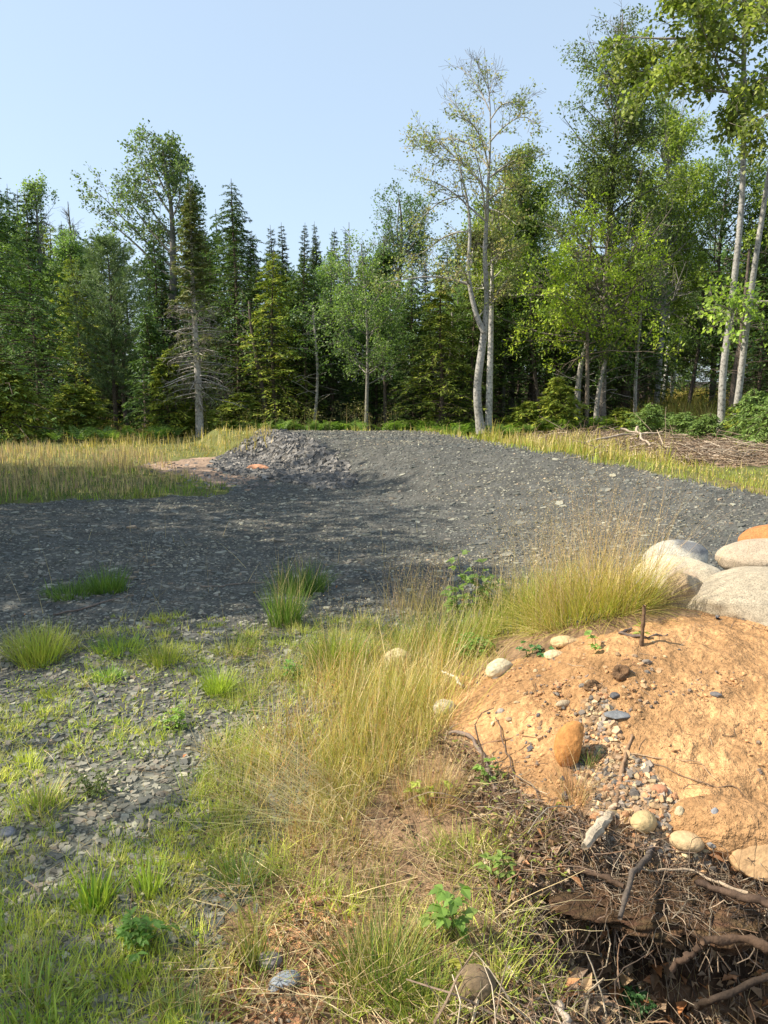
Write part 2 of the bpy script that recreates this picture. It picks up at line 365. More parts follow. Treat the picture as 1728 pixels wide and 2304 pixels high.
PEB = [(.44, .27, .14), (.34, .23, .14), (.24, .20, .16), (.42, .22, .11), (.50, .38, .22), (.15, .13, .11), (.40, .26, .14)]
def patchy(poly, sc_, q, seed=0):
    return lambda u, v, x, y: inpoly(u, v, poly) & (fbm(x*sc_, y*sc_, 3, 90+seed) > q)
mb = MB()
p = scatter(3600, 2.3, 5.5, patchy(SAND, 2.5, -.02, 7)); pebbles(mb, p, .004+.022*U(0, 1, len(p))**4, pick([(.50, .28, .13), (.42, .24, .11), (.35, .2, .1), (.2, .15, .11)], len(p)))
p = scatter(700, 2.1, 4, P(COB)); pebbles(mb, p, .006+.034*U(0, 1, len(p))**2.6, pick(PEB, len(p), .3), ICO2, .4)
p = scatter(1500, 2.1, 4, P(COB)); flakes(mb, p, .006+.035*U(0, 1, len(p))**2.2, pick(PEB, len(p), .35), .6, .3)
p = scatter(150, 2.2, 5, P([(1000, 1560), (1250, 1440), (1480, 1420), (1480, 1600), (1380, 1700), (1250, 1640), (1100, 1650)])); pebbles(mb, p, .008+.03*U(0, 1, len(p))**2, pick(PEB, len(p), .25), ICO2, .45)
p = scatter(420, 1.3, 3, lambda u, v, x, y: inpoly(u, v, RED) | inpoly(u, v, LIT)); pebbles(mb, p, U(.006, .03, len(p)), pick(PEB, len(p), .3))
p = scatter(170, 2.3, 4.5, patchy(SAND, 2.5, .0, 7)); flakes(mb, p, .008+.03*U(0, 1, len(p))**2, pick([(.14, .13, .13), (.24, .18, .14), (.12, .11, .11), (.34, .22, .14), (.38, .24, .13)], len(p)), .5, .25)
tag(mb.build('gravel', M_STONE), 'small pebbles and grit strewn over the sandy bank', 'pebbles', kind='stuff')

def rock(name, u, v, size, c, label, cat, rot=0, tilt=0, seed=1, amp=.18, cuts=(), sink=.3, m=None, c2=None, group=None, y=None, at=None, sub=ICO5, top=None):
    q = hit(u, v) if at is None else np.array(at)
    vs, f = sub; d = vs*(1+amp*2*vn3(vs*1.3+seed*7.7, seed)[:, None]+amp*.6*vn3(vs*3.5+seed*3.1, seed+1)[:, None]+.03*vn3(vs*11, seed+2)[:, None])
    for (cx, cy, cz, h) in cuts:   # broken faces
        n = nz(np.array([cx, cy, cz], float)); k = d@n-h-.05*vn3(d*5, seed+5); d = d-np.clip(k, 0, None)[:, None]*n*.88
    d = d*np.array(size)*.5
    ct, st = math.cos(tilt), math.sin(tilt); d = np.stack([d[:, 0]*ct+d[:, 2]*st, d[:, 1], -d[:, 0]*st+d[:, 2]*ct], -1)
    cr, sr = math.cos(rot), math.sin(rot); d = np.stack([d[:, 0]*cr-d[:, 1]*sr, d[:, 0]*sr+d[:, 1]*cr, d[:, 2]], -1)
    cc = np.tile(np.array(c, float), (len(d), 1))
    if c2 is not None:
        k = ss(-.12, .12, vn3(vs*1.8+seed, seed+9))[:, None]; cc = cc*(1-k)+np.array(c2)*k
    b = MB(); b.add(d, f, cc)
    o = b.build(name, m or M_STONE, smooth=True, loc=(q[0], q[1], q[2]+size[2]*(.5-sink)))
    return tag(o, label, cat, group)

# ------------------------------------------------------------------ foreground boulders and stones
PALE = (.57, .48, .34)
GB = 'boulders at the top of the sand bank'
rock('boulder', 0, 0, (.98, .72, .43), PALE, 'largest pale speckled boulder cut off by the right edge, nearest the sand', 'boulder', rot=.1, seed=3, amp=.10, m=M_GRAN, group=GB, at=pt(1728, 1392, 4.15), sink=.38, c2=(.42, .35, .25), cuts=[(-1, -.5, -.1, .82)])
rock('boulder', 0, 0, (.26, .34, .30), (.36, .26, .16), 'tan boulder with broken brown front, wedged left of the largest pale boulder', 'boulder', rot=.3, seed=8, amp=.16, m=M_GRAN, group=GB, at=pt(1542, 1388, 4.2), sink=.18, cuts=[(-.3, -1, -.2, .45), (.3, -.8, .5, .62)], c2=(.42, .33, .22))
rock('boulder', 0, 0, (.66, .5, .42), PALE, 'wide pale boulder with pinkish dusty lower left side, beside the dry grass', 'boulder', rot=-.1, seed=5, amp=.10, m=M_GRAN, group=GB, at=pt(1520, 1368, 4.75), sink=.22, c2=(.38, .28, .2), cuts=[(.1, -1, -.8, .72)])
rock('boulder', 0, 0, (.52, .5, .40), (.44, .41, .34), 'grey and cream rounded boulder behind the wide pale one, dark at its right end', 'boulder', rot=.2, seed=13, amp=.13, m=M_GRAN, group=GB, at=pt(1526, 1312, 5.4), sink=.2, c2=(.17, .17, .17), cuts=[(1, -.6, -.2, .6)])
rock('boulder', 0, 0, (.75, .5, .30), (.44, .35, .25), 'long low pinkish boulder at the right, behind the pale ones', 'boulder', rot=-.08, seed=21, amp=.08, m=M_GRAN, group=GB, at=pt(1735, 1289, 5.5), sink=.2)
rock('boulder', 0, 0, (.5, .5, .34), (.48, .20, .07), 'rusty orange boulder at the right edge, farthest back', 'boulder', rot=.2, seed=25, amp=.1, m=M_GRAN, group=GB, at=pt(1738, 1256, 6.1), sink=.2)
rock('boulder', 0, 0, (.46, .24, .22), (.46, .26, .12), 'large sandy boulder half buried in the bank, at the right', 'boulder', rot=-.15, seed=31, amp=.12, at=hit(1665, 1885)+[0, .05, 0], sink=.52, m=M_SAND)
rock('rock', 0, 0, (.27, .22, .2), (.48, .30, .15), 'angular tan rock cut off by the right edge above the roots', 'rock', rot=.4, seed=37, amp=.14, at=hit(1725, 1955), sink=.25, cuts=[(-.6, -.7, .5, .62)])
rock('rock', 1283, 1712, (.135, .11, .19), (.46, .21, .065), 'upright smooth orange rock standing in the sand', 'rock', rot=.15, tilt=.22, seed=41, amp=.08, sink=.16, cuts=[(1, -.35, .1, .55)])
rock('cobble', 1545, 1905, (.115, .085, .065), (.47, .33, .18), 'smooth egg shaped tan cobble below the sand, nearer the roots', 'cobble', rot=-.35, seed=43, amp=.02, sink=.2)
rock('cobble', 1447, 1862, (.10, .08, .07), (.47, .34, .17), 'yellowish rounded cobble above the thick dark root', 'cobble', rot=.5, seed=44, amp=.06, sink=.2)
rock('cobble', 1610, 1900, (.09, .07, .05), (.24, .22, .2), 'flat grey stone just right of the egg shaped cobble', 'cobble', rot=.2, seed=46, amp=.12, sink=.25)
rock('cobble', 1528, 1845, (.032, .035, .065), (.52, .42, .26), 'small upright yellowish stone right of the yellowish cobble', 'cobble', seed=47, amp=.1, sink=.15)
rock('cobble', 1556, 1842, (.065, .045, .025), (.33, .33, .34), 'small pale grey flat stone among the pebbles', 'cobble', rot=-.2, seed=48, amp=.1, sink=.2)
rock('cobble', 1605, 1862, (.035, .04, .085), (.24, .24, .25), 'narrow upright grey stone beside the buried boulder', 'cobble', seed=49, amp=.12, sink=.15)
rock('cobble', 1484, 1782, (.06, .045, .035), (.42, .2, .11), 'small reddish stone left of the buried boulder', 'cobble', seed=50, amp=.1, sink=.25)
rock('cobble', 1268, 1588, (.075, .035, .035), (.40, .31, .2), 'small oblong tan stone on the sand above the orange rock', 'cobble', rot=.35, seed=51, amp=.08, sink=.25)
rock('cobble', 1390, 1612, (.10, .075, .022), (.17, .175, .18), 'flat blue grey slate piece lying on the sand', 'slate piece', rot=-.1, seed=52, amp=.2, sink=.2)
rock('cobble', 1383, 1568, (.05, .035, .022), (.11, .105, .105), 'small dark slate piece above the blue grey one', 'slate piece', rot=.4, seed=53, amp=.2, sink=.2)
rock('cobble', 1610, 1565, (.05, .035, .02), (.15, .14, .135), 'dark slate bit alone on the upper right sand', 'slate piece', rot=-.3, seed=54, amp=.2, sink=.2)
rock('cobble', 1127, 1605, (.035, .03, .03), (.38, .33, .27), 'small round grey stone on the left part of the sand', 'cobble', seed=55, amp=.1, sink=.2)
rock('dirt_clod', 1402, 1520, (.09, .075, .06), (.17, .10, .055), 'dark crumbly root clod below the stake on the sand', 'clod', seed=81, amp=.6, sink=.45, m=M_SAND)
rock('dirt_clod', 1335, 1545, (.075, .055, .045), (.20, .12, .065), 'smaller brown root clod left of the dark crumbly one', 'clod', seed=82, amp=.6, sink=.45, m=M_SAND)
rock('rock', 893, 1495, (.20, .14, .13), (.60, .50, .28), 'pale yellow rock among grass at the edge of the slate', 'rock', rot=.2, seed=57, amp=.14, sink=.3)
rock('rock', 1123, 1515, (.15, .10, .10), (.62, .52, .34), 'pale rock at the top left corner of the sand', 'rock', rot=.6, seed=58, amp=.14, sink=.3)
rock('rock', 1000, 1600, (.11, .08, .08), (.6, .52, .38), 'pale stone between the tall grass and the sand', 'rock', rot=.3, seed=59, amp=.15, sink=.3)
rock('rock', 1270, 1450, (.15, .08, .06), (.60, .42, .22), 'flat tan stone at the upper edge of the sand below the grass', 'rock', rot=.1, seed=60, amp=.12, sink=.3)
rock('rock', 1245, 1478, (.09, .07, .05), (.62, .48, .28), 'small tan stone just left of the flat one at the upper edge of the sand', 'rock', rot=.1, seed=61, amp=.12, sink=.3)
rock('rock', 1325, 2010, (.12, .08, .05), (.40, .32, .22), 'brownish stone in the dead litter below the sand', 'rock', rot=.8, seed=62, amp=.14, sink=.3) if False else None
rock('rock', 1068, 2250, (.12, .11, .14), (.17, .12, .07), 'rounded brown stone behind weeds near the bottom edge', 'rock', rot=.2, seed=63, amp=.1, sink=.3)
rock('rock', 608, 2168, (.07, .07, .03), (.22, .19, .18), 'flat angular brown grey stone on the reddish soil', 'rock', rot=.2, seed=64, amp=.2, sink=.15)
rock('rock', 640, 2215, (.09, .06, .04), (.24, .26, .28), 'bluish grey stone on the reddish soil near the bottom', 'rock', rot=.5, seed=65, amp=.12, sink=.25)
rock('rock', 578, 1057, (.42, .3, .16), (.55, .27, .15), 'rusty red flat rock at the foot of the slate heap', 'rock', seed=66, amp=.2, sink=.3)
rock('rock', 18, 1880, (.06, .05, .04), (.20, .2, .22), 'rounded grey stone at the left edge among the slate', 'rock', seed=67, amp=.1, sink=.2)
rock('rock', 1660, 1880, (.06, .05, .04), (.6, .52, .4), 'small pale stone under the buried boulder', 'rock', seed=68, amp=.1, sink=.2) if False else None

# ------------------------------------------------------------------ roots and sticks
def smooth_path(pts, n=24, wob=.004, seed=0):
    pts = np.array(pts, float); k = np.concatenate([[0], np.cumsum(np.linalg.norm(np.diff(pts, axis=0), axis=1))]); t = np.linspace(0, k[-1], n)
    # Catmull-like: interpolate then smooth
    q = np.stack([np.interp(t, k, pts[:, i]) for i in range(3)], -1)
    for _ in range(max(2, n//10)): q[1:-1] = (q[:-2]+2*q[1:-1]+q[2:])/4
    r = np.random.default_rng(seed+1); w = r.normal(size=(n, 3))*wob; w[1:-1] = (w[:-2]+2*w[1:-1]+w[2:])/4
    return q+w
def stick(name, pix, r0, r1, c, label, cat, ys=None, lift=0., m=None, wob=.005, seed=0, group=None, sides=9, n=26, extra=None):
    """pix: list of (u,v) on the ground or (u,v,y) in the air"""
    pts = [(hit(*q)+[0, 0, lift]) if len(q) == 2 else pt(*q) for q in pix]
    q = smooth_path(pts, n, wob, seed); o = q[0].copy(); b = MB()
    r = np.random.default_rng(seed); rad = np.linspace(r0, r1, n)*(1+.18*r.normal(size=n)); rad[1:-1] = (rad[:-2]+rad[1:-1]+rad[2:])/3
    tubes(b, q-o, rad, sides, c)
    vv = b.v[-1]; ctr = np.repeat(q-o, sides, 0); b.v[-1] = ctr+(vv-ctr)*(1+.55*vn3(vv/(r0*1.6)+seed)[:, None]+.3*vn3(vv/(r0*.6)+seed)[:, None])
    for (e0, e1) in ((0, 1), (n-1, -1)):   # closed ends
        k = (np.arange(sides) if e0 == 0 else np.arange(sides)+(n-1)*sides); b.f.append(k[None][:, ::e1])
    ob = b.build(name, m or M_WOOD, smooth=True, loc=o); return tag(ob, label, cat, group)
DK = (.11, .085, .07); GR = (.32, .27, .22); RT = (.085, .055, .037)
stick('root', [(1468, 1868, 2.62), (1476, 1905, 2.50), (1448, 1940, 2.36), (1415, 1985, 2.22), (1398, 2070, 2.1)], .0135, .008, (.105, .083, .065), 'thick dark grey root hanging down over the edge of the hole', 'root', seed=1)
stick('root', [(1472, 1890, 2.5), (1460, 1930, 2.4), (1434, 1950, 2.36)], .008, .006, (.13, .11, .1), 'short thin root beside the thick dark grey one', 'root', seed=2)
stick('root', [(1235, 1940), (1280, 1952, 2.42), (1340, 1965, 2.36), (1400, 1992, 2.3)], .011, .008, RT, 'brown root running right towards the thick dark one, white at its broken end', 'root', lift=.01, seed=3)
stick('root', [(1565, 1985, 2.3), (1620, 2000, 2.26), (1680, 2018, 2.2), (1760, 2045, 2.14)], .010, .014, (.08, .052, .036), 'brown root crossing above the dark hole at the right edge', 'root', seed=4)
stick('root', [(1390, 1948, 2.42), (1440, 1960, 2.36), (1560, 1958, 2.38), (1620, 1990, 2.3), (1680, 2006, 2.26)], .003, .006, (.34, .26, .18), 'long pale thin root stretching over the ledge', 'root', seed=5)
stick('cut_root', [(1580, 2118, 1.98), (1640, 2108, 2.0), (1690, 2116, 1.98), (1790, 2165, 1.92)], .010, .014, (.085, .053, .034), 'cut off brown root with pale sawn end sticking out across the hole', 'root', seed=6)
stick('root', [(1515, 2175, 1.98), (1545, 2150, 1.98), (1575, 2135, 1.98)], .009, .009, (.08, .05, .033), 'short root stub under the cut root', 'root', seed=7)
stick('root', [(1545, 2278), (1600, 2250, 1.86), (1680, 2215, 1.9), (1740, 2190, 1.92)], .007, .010, (.05, .035, .025), 'dark root lying along the bottom of the hole at lower right', 'root', lift=.01, seed=8)
stick('stick', [(1424, 1655), (1408, 1700), (1392, 1760), (1386, 1815)], .006, .009, (.27, .17, .1), 'reddish brown stick lying down the sand between the pebbles', 'stick', lift=.008, seed=9)
stick('stick', [(1410, 1698), (1470, 1705), (1530, 1712), (1580, 1720), (1600, 1755)], .0035, .002, (.36, .24, .14), 'thin light rootlet wriggling across the sand', 'stick', lift=.005, seed=10)
stick('stick', [(1430, 1705), (1520, 1740), (1610, 1775), (1640, 1770), (1728, 1830)], .0028, .002, (.2, .13, .08), 'dark thin rootlet reaching right over the sand', 'stick', lift=.005, seed=11)
stick('stick', [(1382, 1820), (1360, 1850), (1345, 1880), (1346, 1905)], .008, .007, (.42, .31, .21), 'curved peeled stick right beside the weathered wood chunk', 'stick', lift=.02, seed=12)
stick('branch', [(1010, 1655), (1060, 1665), (1090, 1720), (1118, 1790)], .007, .009, (.20, .15, .12), 'grey brown branch bending down at the left edge of the sand', 'branch', lift=.02, seed=13)
stick('branch', [(1118, 1620), (1135, 1690), (1152, 1735), (1152, 1770)], .0025, .003, (.16, .11, .08), 'thin dark stem curving over the left part of the sand', 'branch', lift=.012, seed=14)
stick('stick', [(992, 1510, 3.9), (1020, 1520, 3.84), (1042, 1548, 3.72)], .005, .009, (.66, .56, .44), 'bleached white stick between grass and sand', 'stick', seed=15)
ys_ = hit(1444, 1452)[1]
stick('stake', [(1443, 1460, ys_), (1446, 1415, ys_), (1449, 1380, ys_), (1449, 1362, ys_)], .009, .008, (.16, .10, .06), 'short upright brown stake in front of the dry grass', 'stake', wob=.001, seed=16)
stick('stump', [(1292, 1215, 5.9), (1294, 1195, 5.9), (1297, 1178, 5.9)], .02, .017, (.15, .10, .07), 'small dark stub standing among the tall dry grass heads', 'stump', wob=.001, seed=17) if False else None
stick('stick', [(120, 1388), (190, 1372), (260, 1352), (300, 1342)], .007, .004, (.2, .15, .12), 'long thin stick on the slate below the dark green tuft', 'stick', lift=.015, seed=18)
stick('stick', [(450, 1322), (500, 1320), (560, 1314), (600, 1312)], .006, .004, (.24, .19, .15), 'thin stick flat on the slate left of the tall tuft', 'stick', lift=.01, seed=19)
stick('stick', [(1142, 2175, 1.98), (1158, 2195, 1.95), (1166, 2212, 1.93)], .003, .002, (.72, .62, .5), 'tiny white twig in the litter at lower right', 'stick', seed=20)
stick('branch', [(1258, 2255, 1.86), (1268, 2290, 1.82), (1285, 2330, 1.78)], .008, .007, (.34, .28, .22), 'pale grey stick at the bottom edge in the litter', 'branch', seed=21)
stick('branch', [(1420, 1418), (1390, 1430), (1450, 1438), (1500, 1430)], .008, .004, (.16, .12, .1), 'dark twigs lying between the stake and the boulders', 'branch', lift=.01, seed=22)
# weathered chunk of split wood
b = MB(); q0 = pt(1320, 1905, 2.36)
n = 14; t = np.linspace(0, 1, n); Pp = np.array([pt(1316, 1905, 2.40)*(1-a)+pt(1378, 1828, 2.56)*a for a in t])+np.stack([.004*np.sin(t*19), 0*t, .006*np.sin(t*3.1)+.003*np.sin(t*23)], -1)
tubes(b, Pp-q0, .020*(.62+.4*np.sin(t*2.9+.2))*(1+.12*np.sin(t*31)), 7, (.40, .33, .24)); b.v[-1] = b.v[-1]*1.+(vn3(b.v[-1]*60)[:, None]*.012)
b.f.append(np.arange(7)[None]); b.f.append((np.arange(7)+(n-1)*7)[None][:, ::-1])
tag(b.build('wood_chunk', M_WOOD, loc=q0), 'weathered pale chunk of split wood on the ledge', 'wood chunk')

# overhanging lip of soil held by roots above the hole
vs, f = ICO5
for (u, v, y, sx, sy, sz, sd_, lab) in ((1570, 2012, 2.37, .95, .40, .10, 71, 'brown root filled soil ledge overhanging the dark hole'),
                                        (1240, 1935, 2.52, .34, .2, .16, 72, 'crumbling brown sod lump at the left end of the sandy edge')):
    d = vs*(1+.35*vn3(vs*2.2, sd_)[:, None]+.3*vn3(vs*6, sd_+1)[:, None]+.18*vn3(vs*16, sd_+2)[:, None])*np.array([sx, sy, sz])*.5; d = d+(vn3(d*11, sd_+3)[:, None]*.07+vn3(d*34, sd_+4)[:, None]*.03)*nz(vs)
    b = MB(); b.add(d, f, tintv((.10, .06, .033), len(d), .3)); LEDGE = (pt(1570, 2012, 2.37), (.95, .40, .10)); tag(b.build('sod_ledge' if sd_ == 71 else 'sod_lump', M_SAND, smooth=True, loc=pt(u, v, y)), lab, 'soil')
# hair roots
b = MB()
HOLE = [(1300, 2050), (1740, 2035), (1740, 2240), (1450, 2210), (1300, 2130)]
LITX = lambda u, v, x, y: inpoly(u, v, LIT) & ~inpoly(u, v, HOLE)
def wires(N, poly, L, r, c, droop=-.5, up=.02, y0=1.4, y1=4, K=6, wob=.35, horiz=.5):
    p = scatter(N, y0, y1, P(poly) if isinstance(poly, list) else poly); N = len(p); p[:, 2] += U(0, up, N)
    d = nz(rng.normal(size=(N, 3))*[1, 1, horiz]); Q = [p]; ll = U(.4, 1.2, N)*L
    for k in range(K-1):
        d = nz(d+rng.normal(size=(N, 3))*wob*[1, 1, .5]+[0, 0, droop/K]); nx_ = Q[-1]+d*(ll/(K-1))[:, None]
        nx_[:, 2] = np.maximum(nx_[:, 2], H(nx_[:, 0], nx_[:, 1])+.002); Q.append(nx_)
    rr = np.repeat((r*U(.6, 1.4, N))[:, None], K, 1)*np.linspace(1, .5, K)
    return np.stack(Q, 1), rr, pick(c, N, .3)
TW = [(.20, .14, .10), (.12, .09, .07), (.34, .25, .17), (.42, .34, .24), (.25, .15, .09)]
for args in ((3200, LITX, .13, .0011), (450, LITX, .24, .0022), (70, LITX, .34, .0038)):
    q, rr, cc = wires(args[0], args[1], args[2], args[3], TW, up=.05); tubes(b, q, rr, 4, cc)
EDGE = [(1060, 1740), (1230, 1800), (1420, 1880), (1728, 1960), (1728, 2120), (1400, 2080), (1180, 1960)]
q, rr, cc = wires(900, EDGE, .14, .0013, TW, droop=-1.6, up=.04); tubes(b, q, rr, 4, cc)
q, rr, cc = wires(80, SAND, .16, .0012, TW, droop=-1, up=.005); tubes(b, q, rr, 4, cc)
# fringe of rootlets hanging from the ledge
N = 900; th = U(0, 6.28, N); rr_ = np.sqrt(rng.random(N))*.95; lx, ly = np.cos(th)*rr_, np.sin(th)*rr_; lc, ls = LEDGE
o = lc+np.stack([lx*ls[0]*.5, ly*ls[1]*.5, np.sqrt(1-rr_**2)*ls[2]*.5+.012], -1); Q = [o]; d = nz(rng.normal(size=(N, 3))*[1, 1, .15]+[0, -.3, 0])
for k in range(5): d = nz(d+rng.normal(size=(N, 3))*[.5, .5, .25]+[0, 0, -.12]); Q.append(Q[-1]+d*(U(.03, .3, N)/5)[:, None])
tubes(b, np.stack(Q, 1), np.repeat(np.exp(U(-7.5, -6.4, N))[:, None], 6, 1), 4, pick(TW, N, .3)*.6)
N = 110; o = np.array([pt(1330+400*a, 2055+20*rng.normal(), 2.24+.02*rng.normal()) for a in rng.random(N)]); Q = [o]; d = nz(rng.normal(size=(N, 3))*[.5, .3, .2]+[0, -.15, -.7]); ll = U(.04, .22, N)
for k in range(5): d = nz(d+rng.normal(size=(N, 3))*.35+[0, 0, -.2]); Q.append(Q[-1]+d*(ll/5)[:, None])
tubes(b, np.stack(Q, 1), np.repeat(U(.0007, .0022, N)[:, None], 6, 1), 4, pick(TW, N, .3))
tag(b.build('dead_twigs', M_WOOD), 'tangle of thin roots and dead twigs below the sandy bank', 'twigs', kind='stuff')
# dead leaves
b = MB()
def litter(N, poly, L, y0=1.3, y1=4, cols=None, up=.02):
    p = scatter(N, y0, y1, P(poly)); N = len(p); p[:, 2] += U(0, up, N)+.003; l = L*U(.5, 1.3, N)
    n = nz(np.array([0, 0, 1.])+rng.normal(size=(N, 3))*.55); d = nz(np.cross(n, rng.normal(size=(N, 3))))
    leaves(b, p, d, n, l, l*U(.35, .7, N), pick(cols, N, .3), fold=.35)
DL = [(.28, .17, .09), (.16, .10, .06), (.40, .27, .16), (.22, .12, .07), (.48, .36, .24), (.10, .07, .05)]
litter(7500, LIT, .028, cols=DL, up=.03); litter(260, [(1150, 1780), (1600, 1950), (1728, 2304), (1150, 2304)], .055, cols=[(.42, .30, .2), (.28, .18, .11), (.4, .2, .1), (.22, .15, .1)], up=.04)
litter(900, RED, .025, cols=DL, up=.01); litter(700, [(300, 1900), (700, 1700), (1000, 1700), (1100, 2304), (200, 2304)], .03, cols=DL, up=.01)
litter(120, SLATE, .03, 1.4, 8, cols=[(.5, .22, .1), (.4, .3, .18)], up=.005); litter(46, [(1380, 2150), (1728, 2150), (1728, 2304), (1300, 2304)], .07, cols=[(.50, .22, .09), (.48, .33, .19), (.42, .28, .16)], up=.03)
tag(b.build('leaf_litter', M_DEAD), 'brown dead leaves lying among roots and grass', 'dead leaves', kind='stuff')

# ------------------------------------------------------------------ grasses
G_BR = (.31, .38, .06); G_YE = (.36, .36, .075); G_OL = (.27, .25, .06); G_ST = (.58, .45, .23); G_DK = (.10, .18, .035); G_GD = (.46, .36, .10); G_PK = (.42, .29, .20)
def field(mb, N, test, L, W, cols, y0=1.2, y1=28, lean=.35, p=None, curl=1., clump=0, wmin=.0011, tipc=None, xw=.67):
    q = scatter(N, y0, y1, test, xw)
    if clump:
        k = fbm(q[:, 0]*clump, q[:, 1]*clump, 2, 77); q = q[k > np.quantile(k, .45)]
    N = len(q)
    if N == 0: return q
    l = L*U(.45, 1.15, N)*np.clip(.75+1.3*fbm(q[:, 0]*.9, q[:, 1]*.9, 3, 61), .3, 1.6); q[:, 2] -= .005
    return blades(mb, q, U(0, 6.28, N), l, np.maximum(W*U(.6, 1.3, N), wmin*q[:, 1]), np.abs(rng.normal(size=N))*lean, pick(cols, N, .38, p), K=4, curl=curl, tipc=tipc)
def heads(mb, tips, n, size, c, spread=.03, drop=.12):
    """airy seed panicles round the stem tips"""
    N = len(tips); t = np.repeat(tips, n, 0); M = len(t)
    o = rng.normal(size=(M, 3))*spread*[1, 1, .6]; o[:, 2] -= U(0, drop, M)
    d = nz(o*[1, 1, .3]+[0, 0, .03]); leaves(mb, t+o, d, nz(rng.normal(size=(M, 3))), U(.6, 1.4, M)*size, U(.3, .5, M)*size, pick(c, M, .3))
def tuft(u, v, rad, L, N, cols, label, W=.004, lean=.35, curl=1., name='grass_tuft', cat='grass tuft', stems=0, sL=.5, scol=(G_ST,), hd=0, hsize=.008, group=None, tipc=None, K=5, y=None, az=None):
    q = hit(u, v); a = U(0, 6.28, N); r = rad*np.sqrt(rng.random(N)); x = q[0]+r*np.cos(a); yv = q[1]+r*np.sin(a)
    p = np.stack([x, yv, H(x, yv)-.004], -1)-q
    head = a+rng.normal(size=N)*.6
    if az is not None: head = az+rng.normal(size=N)*.35
    b = MB(); ln = lean*(.25+.9*r/rad)*U(.2, 2.1, N)
    blades(b, p, head, L*U(.4, 1.15, N), W*U(.6, 1.3, N), ln, pick(cols, N, .4), K=K, curl=curl, tipc=tipc)
    o = b.build('blades', M_GRASS)
    if not stems:
        o.name = name; o.location = q; return tag(o, label, cat, group)
    e = empty(name, q, label, cat, group); o.parent = e
    b = MB(); k = rng.integers(0, N, stems)
    tips = blades(b, p[k], U(0, 6.28, stems) if az is None else az+rng.normal(size=stems)*.6, sL*U(.6, 1.15, stems), np.full(stems, .0022)*max(1, q[1]/4), np.abs(rng.normal(size=stems))*.22+lean*.2, pick(scol, stems, .2), K=5, curl=curl*.45)
    if hd: heads(b, tips, hd, hsize, scol)
    b.build('seed_stems', M_GRASS, parent=e)
    return e
OUT = lambda u, v, x, y: np.ones(len(u), bool)
# meadow on the left: seedy pinkish haze over green
ML = [(-1500, 900), (0, 965), (600, 958), (600, 990), (505, 1040), (400, 1032), (290, 1050), (420, 1075), (515, 1095), (505, 1110), (300, 1122), (0, 1130), (-1500, 1140)]
MLB = [(-1500, 1060), (300, 1062), (430, 1070), (515, 1098), (505, 1112), (300, 1124), (0, 1134), (-1500, 1140)]
b = MB()
field(b, 13000, P(ML), .155, .006, [G_OL, (.32, .31, .11), G_ST, G_YE, (.22, .27, .07), (.44, .33, .2)], 10, 30, .55, clump=.7)
field(b, 2600, P(MLB), .2, .007, [G_DK, G_BR, (.16, .22, .05)], 10, 15, .45)
t = field(b, 4200, P([(-1500, 1000), (0, 1010), (330, 1020), (440, 1070), (380, 1105), (0, 1125), (-1500, 1140)]), .33, .003, [G_PK, G_ST], 10, 20, .12, curl=.35)
heads(b, t, 11, .016, [G_PK, (.5, .38, .27), (.34, .25, .17)], .05, .3)
t = field(b, 1500, P([(120, 960), (620, 955), (600, 1010), (480, 1030), (150, 1020)]), .33, .005, [G_ST, G_GD], 15, 30, .15, curl=.4); heads(b, t, 5, .03, [G_ST, G_GD], .05, .25)
tag(b.build('meadow_grass', M_GRASS), 'tall seeding grass meadow left of the slate heap', 'meadow grass', kind='stuff')
# grass on the right of the pad and behind it
MR = [(600, 930), (960, 930), (1100, 955), (1180, 960), (1250, 985), (1500, 1035), (1728, 1060), (3000, 1100), (3000, 1330), (1728, 1118), (1500, 1072), (1300, 1034), (1110, 1000), (960, 972), (600, 965)]
b = MB()
field(b, 9500, P(MR), .18, .006, [G_YE, G_YE, G_BR, G_GD], 8.5, 34, .4)
field(b, 2600, P([(1080, 955), (1300, 990), (1500, 1020), (1500, 1050), (1200, 1010), (1080, 985)]), .36, .006, [G_ST, G_GD, G_YE], 12, 28, .35)
field(b, 1800, P([(1640, 970), (1800, 970), (1800, 1030), (1660, 1020)]), .3, .006, [G_YE, G_BR], 12, 28, .4)
field(b, 1400, P([(1390, 955), (1560, 965), (1640, 985), (1500, 1000), (1380, 985)]), .22, .006, [G_GD, G_YE], 12, 28, .4)
t = field(b, 420, P(MR), .42, .003, [G_ST, G_GD], 9, 30, .12, curl=.4); heads(b, t, 4, .03, [G_ST], .04, .2)
tag(b.build('verge_grass', M_GRASS), 'yellow green grass strip behind and right of the slate pad', 'grass', kind='stuff')
# sunny clearing far back at the right
b = MB()
N = 7000; y = U(24, 62, N); x = y*U(.31, .50, N); q = np.stack([x, y, H(x, y)], -1)
t = blades(b, q, U(0, 6.28, N), U(.5, 1.15, N), .0011*y*U(.7, 1.5, N), np.abs(rng.normal(size=N))*.35, pick([G_GD, (.38, .26, .09), G_YE, G_OL], N, .25))
tag(b.build('clearing_grass', M_GRASS), 'golden brown grass in the sunny clearing among the trees', 'grass', kind='stuff')
# foreground weeds over the slate
b = MB()
FG1 = [(-700, 1640), (0, 1560), (60, 1440), (200, 1400), (420, 1380), (560, 1420), (640, 1500), (640, 1640), (560, 1760), (420, 1950), (440, 2150), (330, 2500), (-700, 2500)]
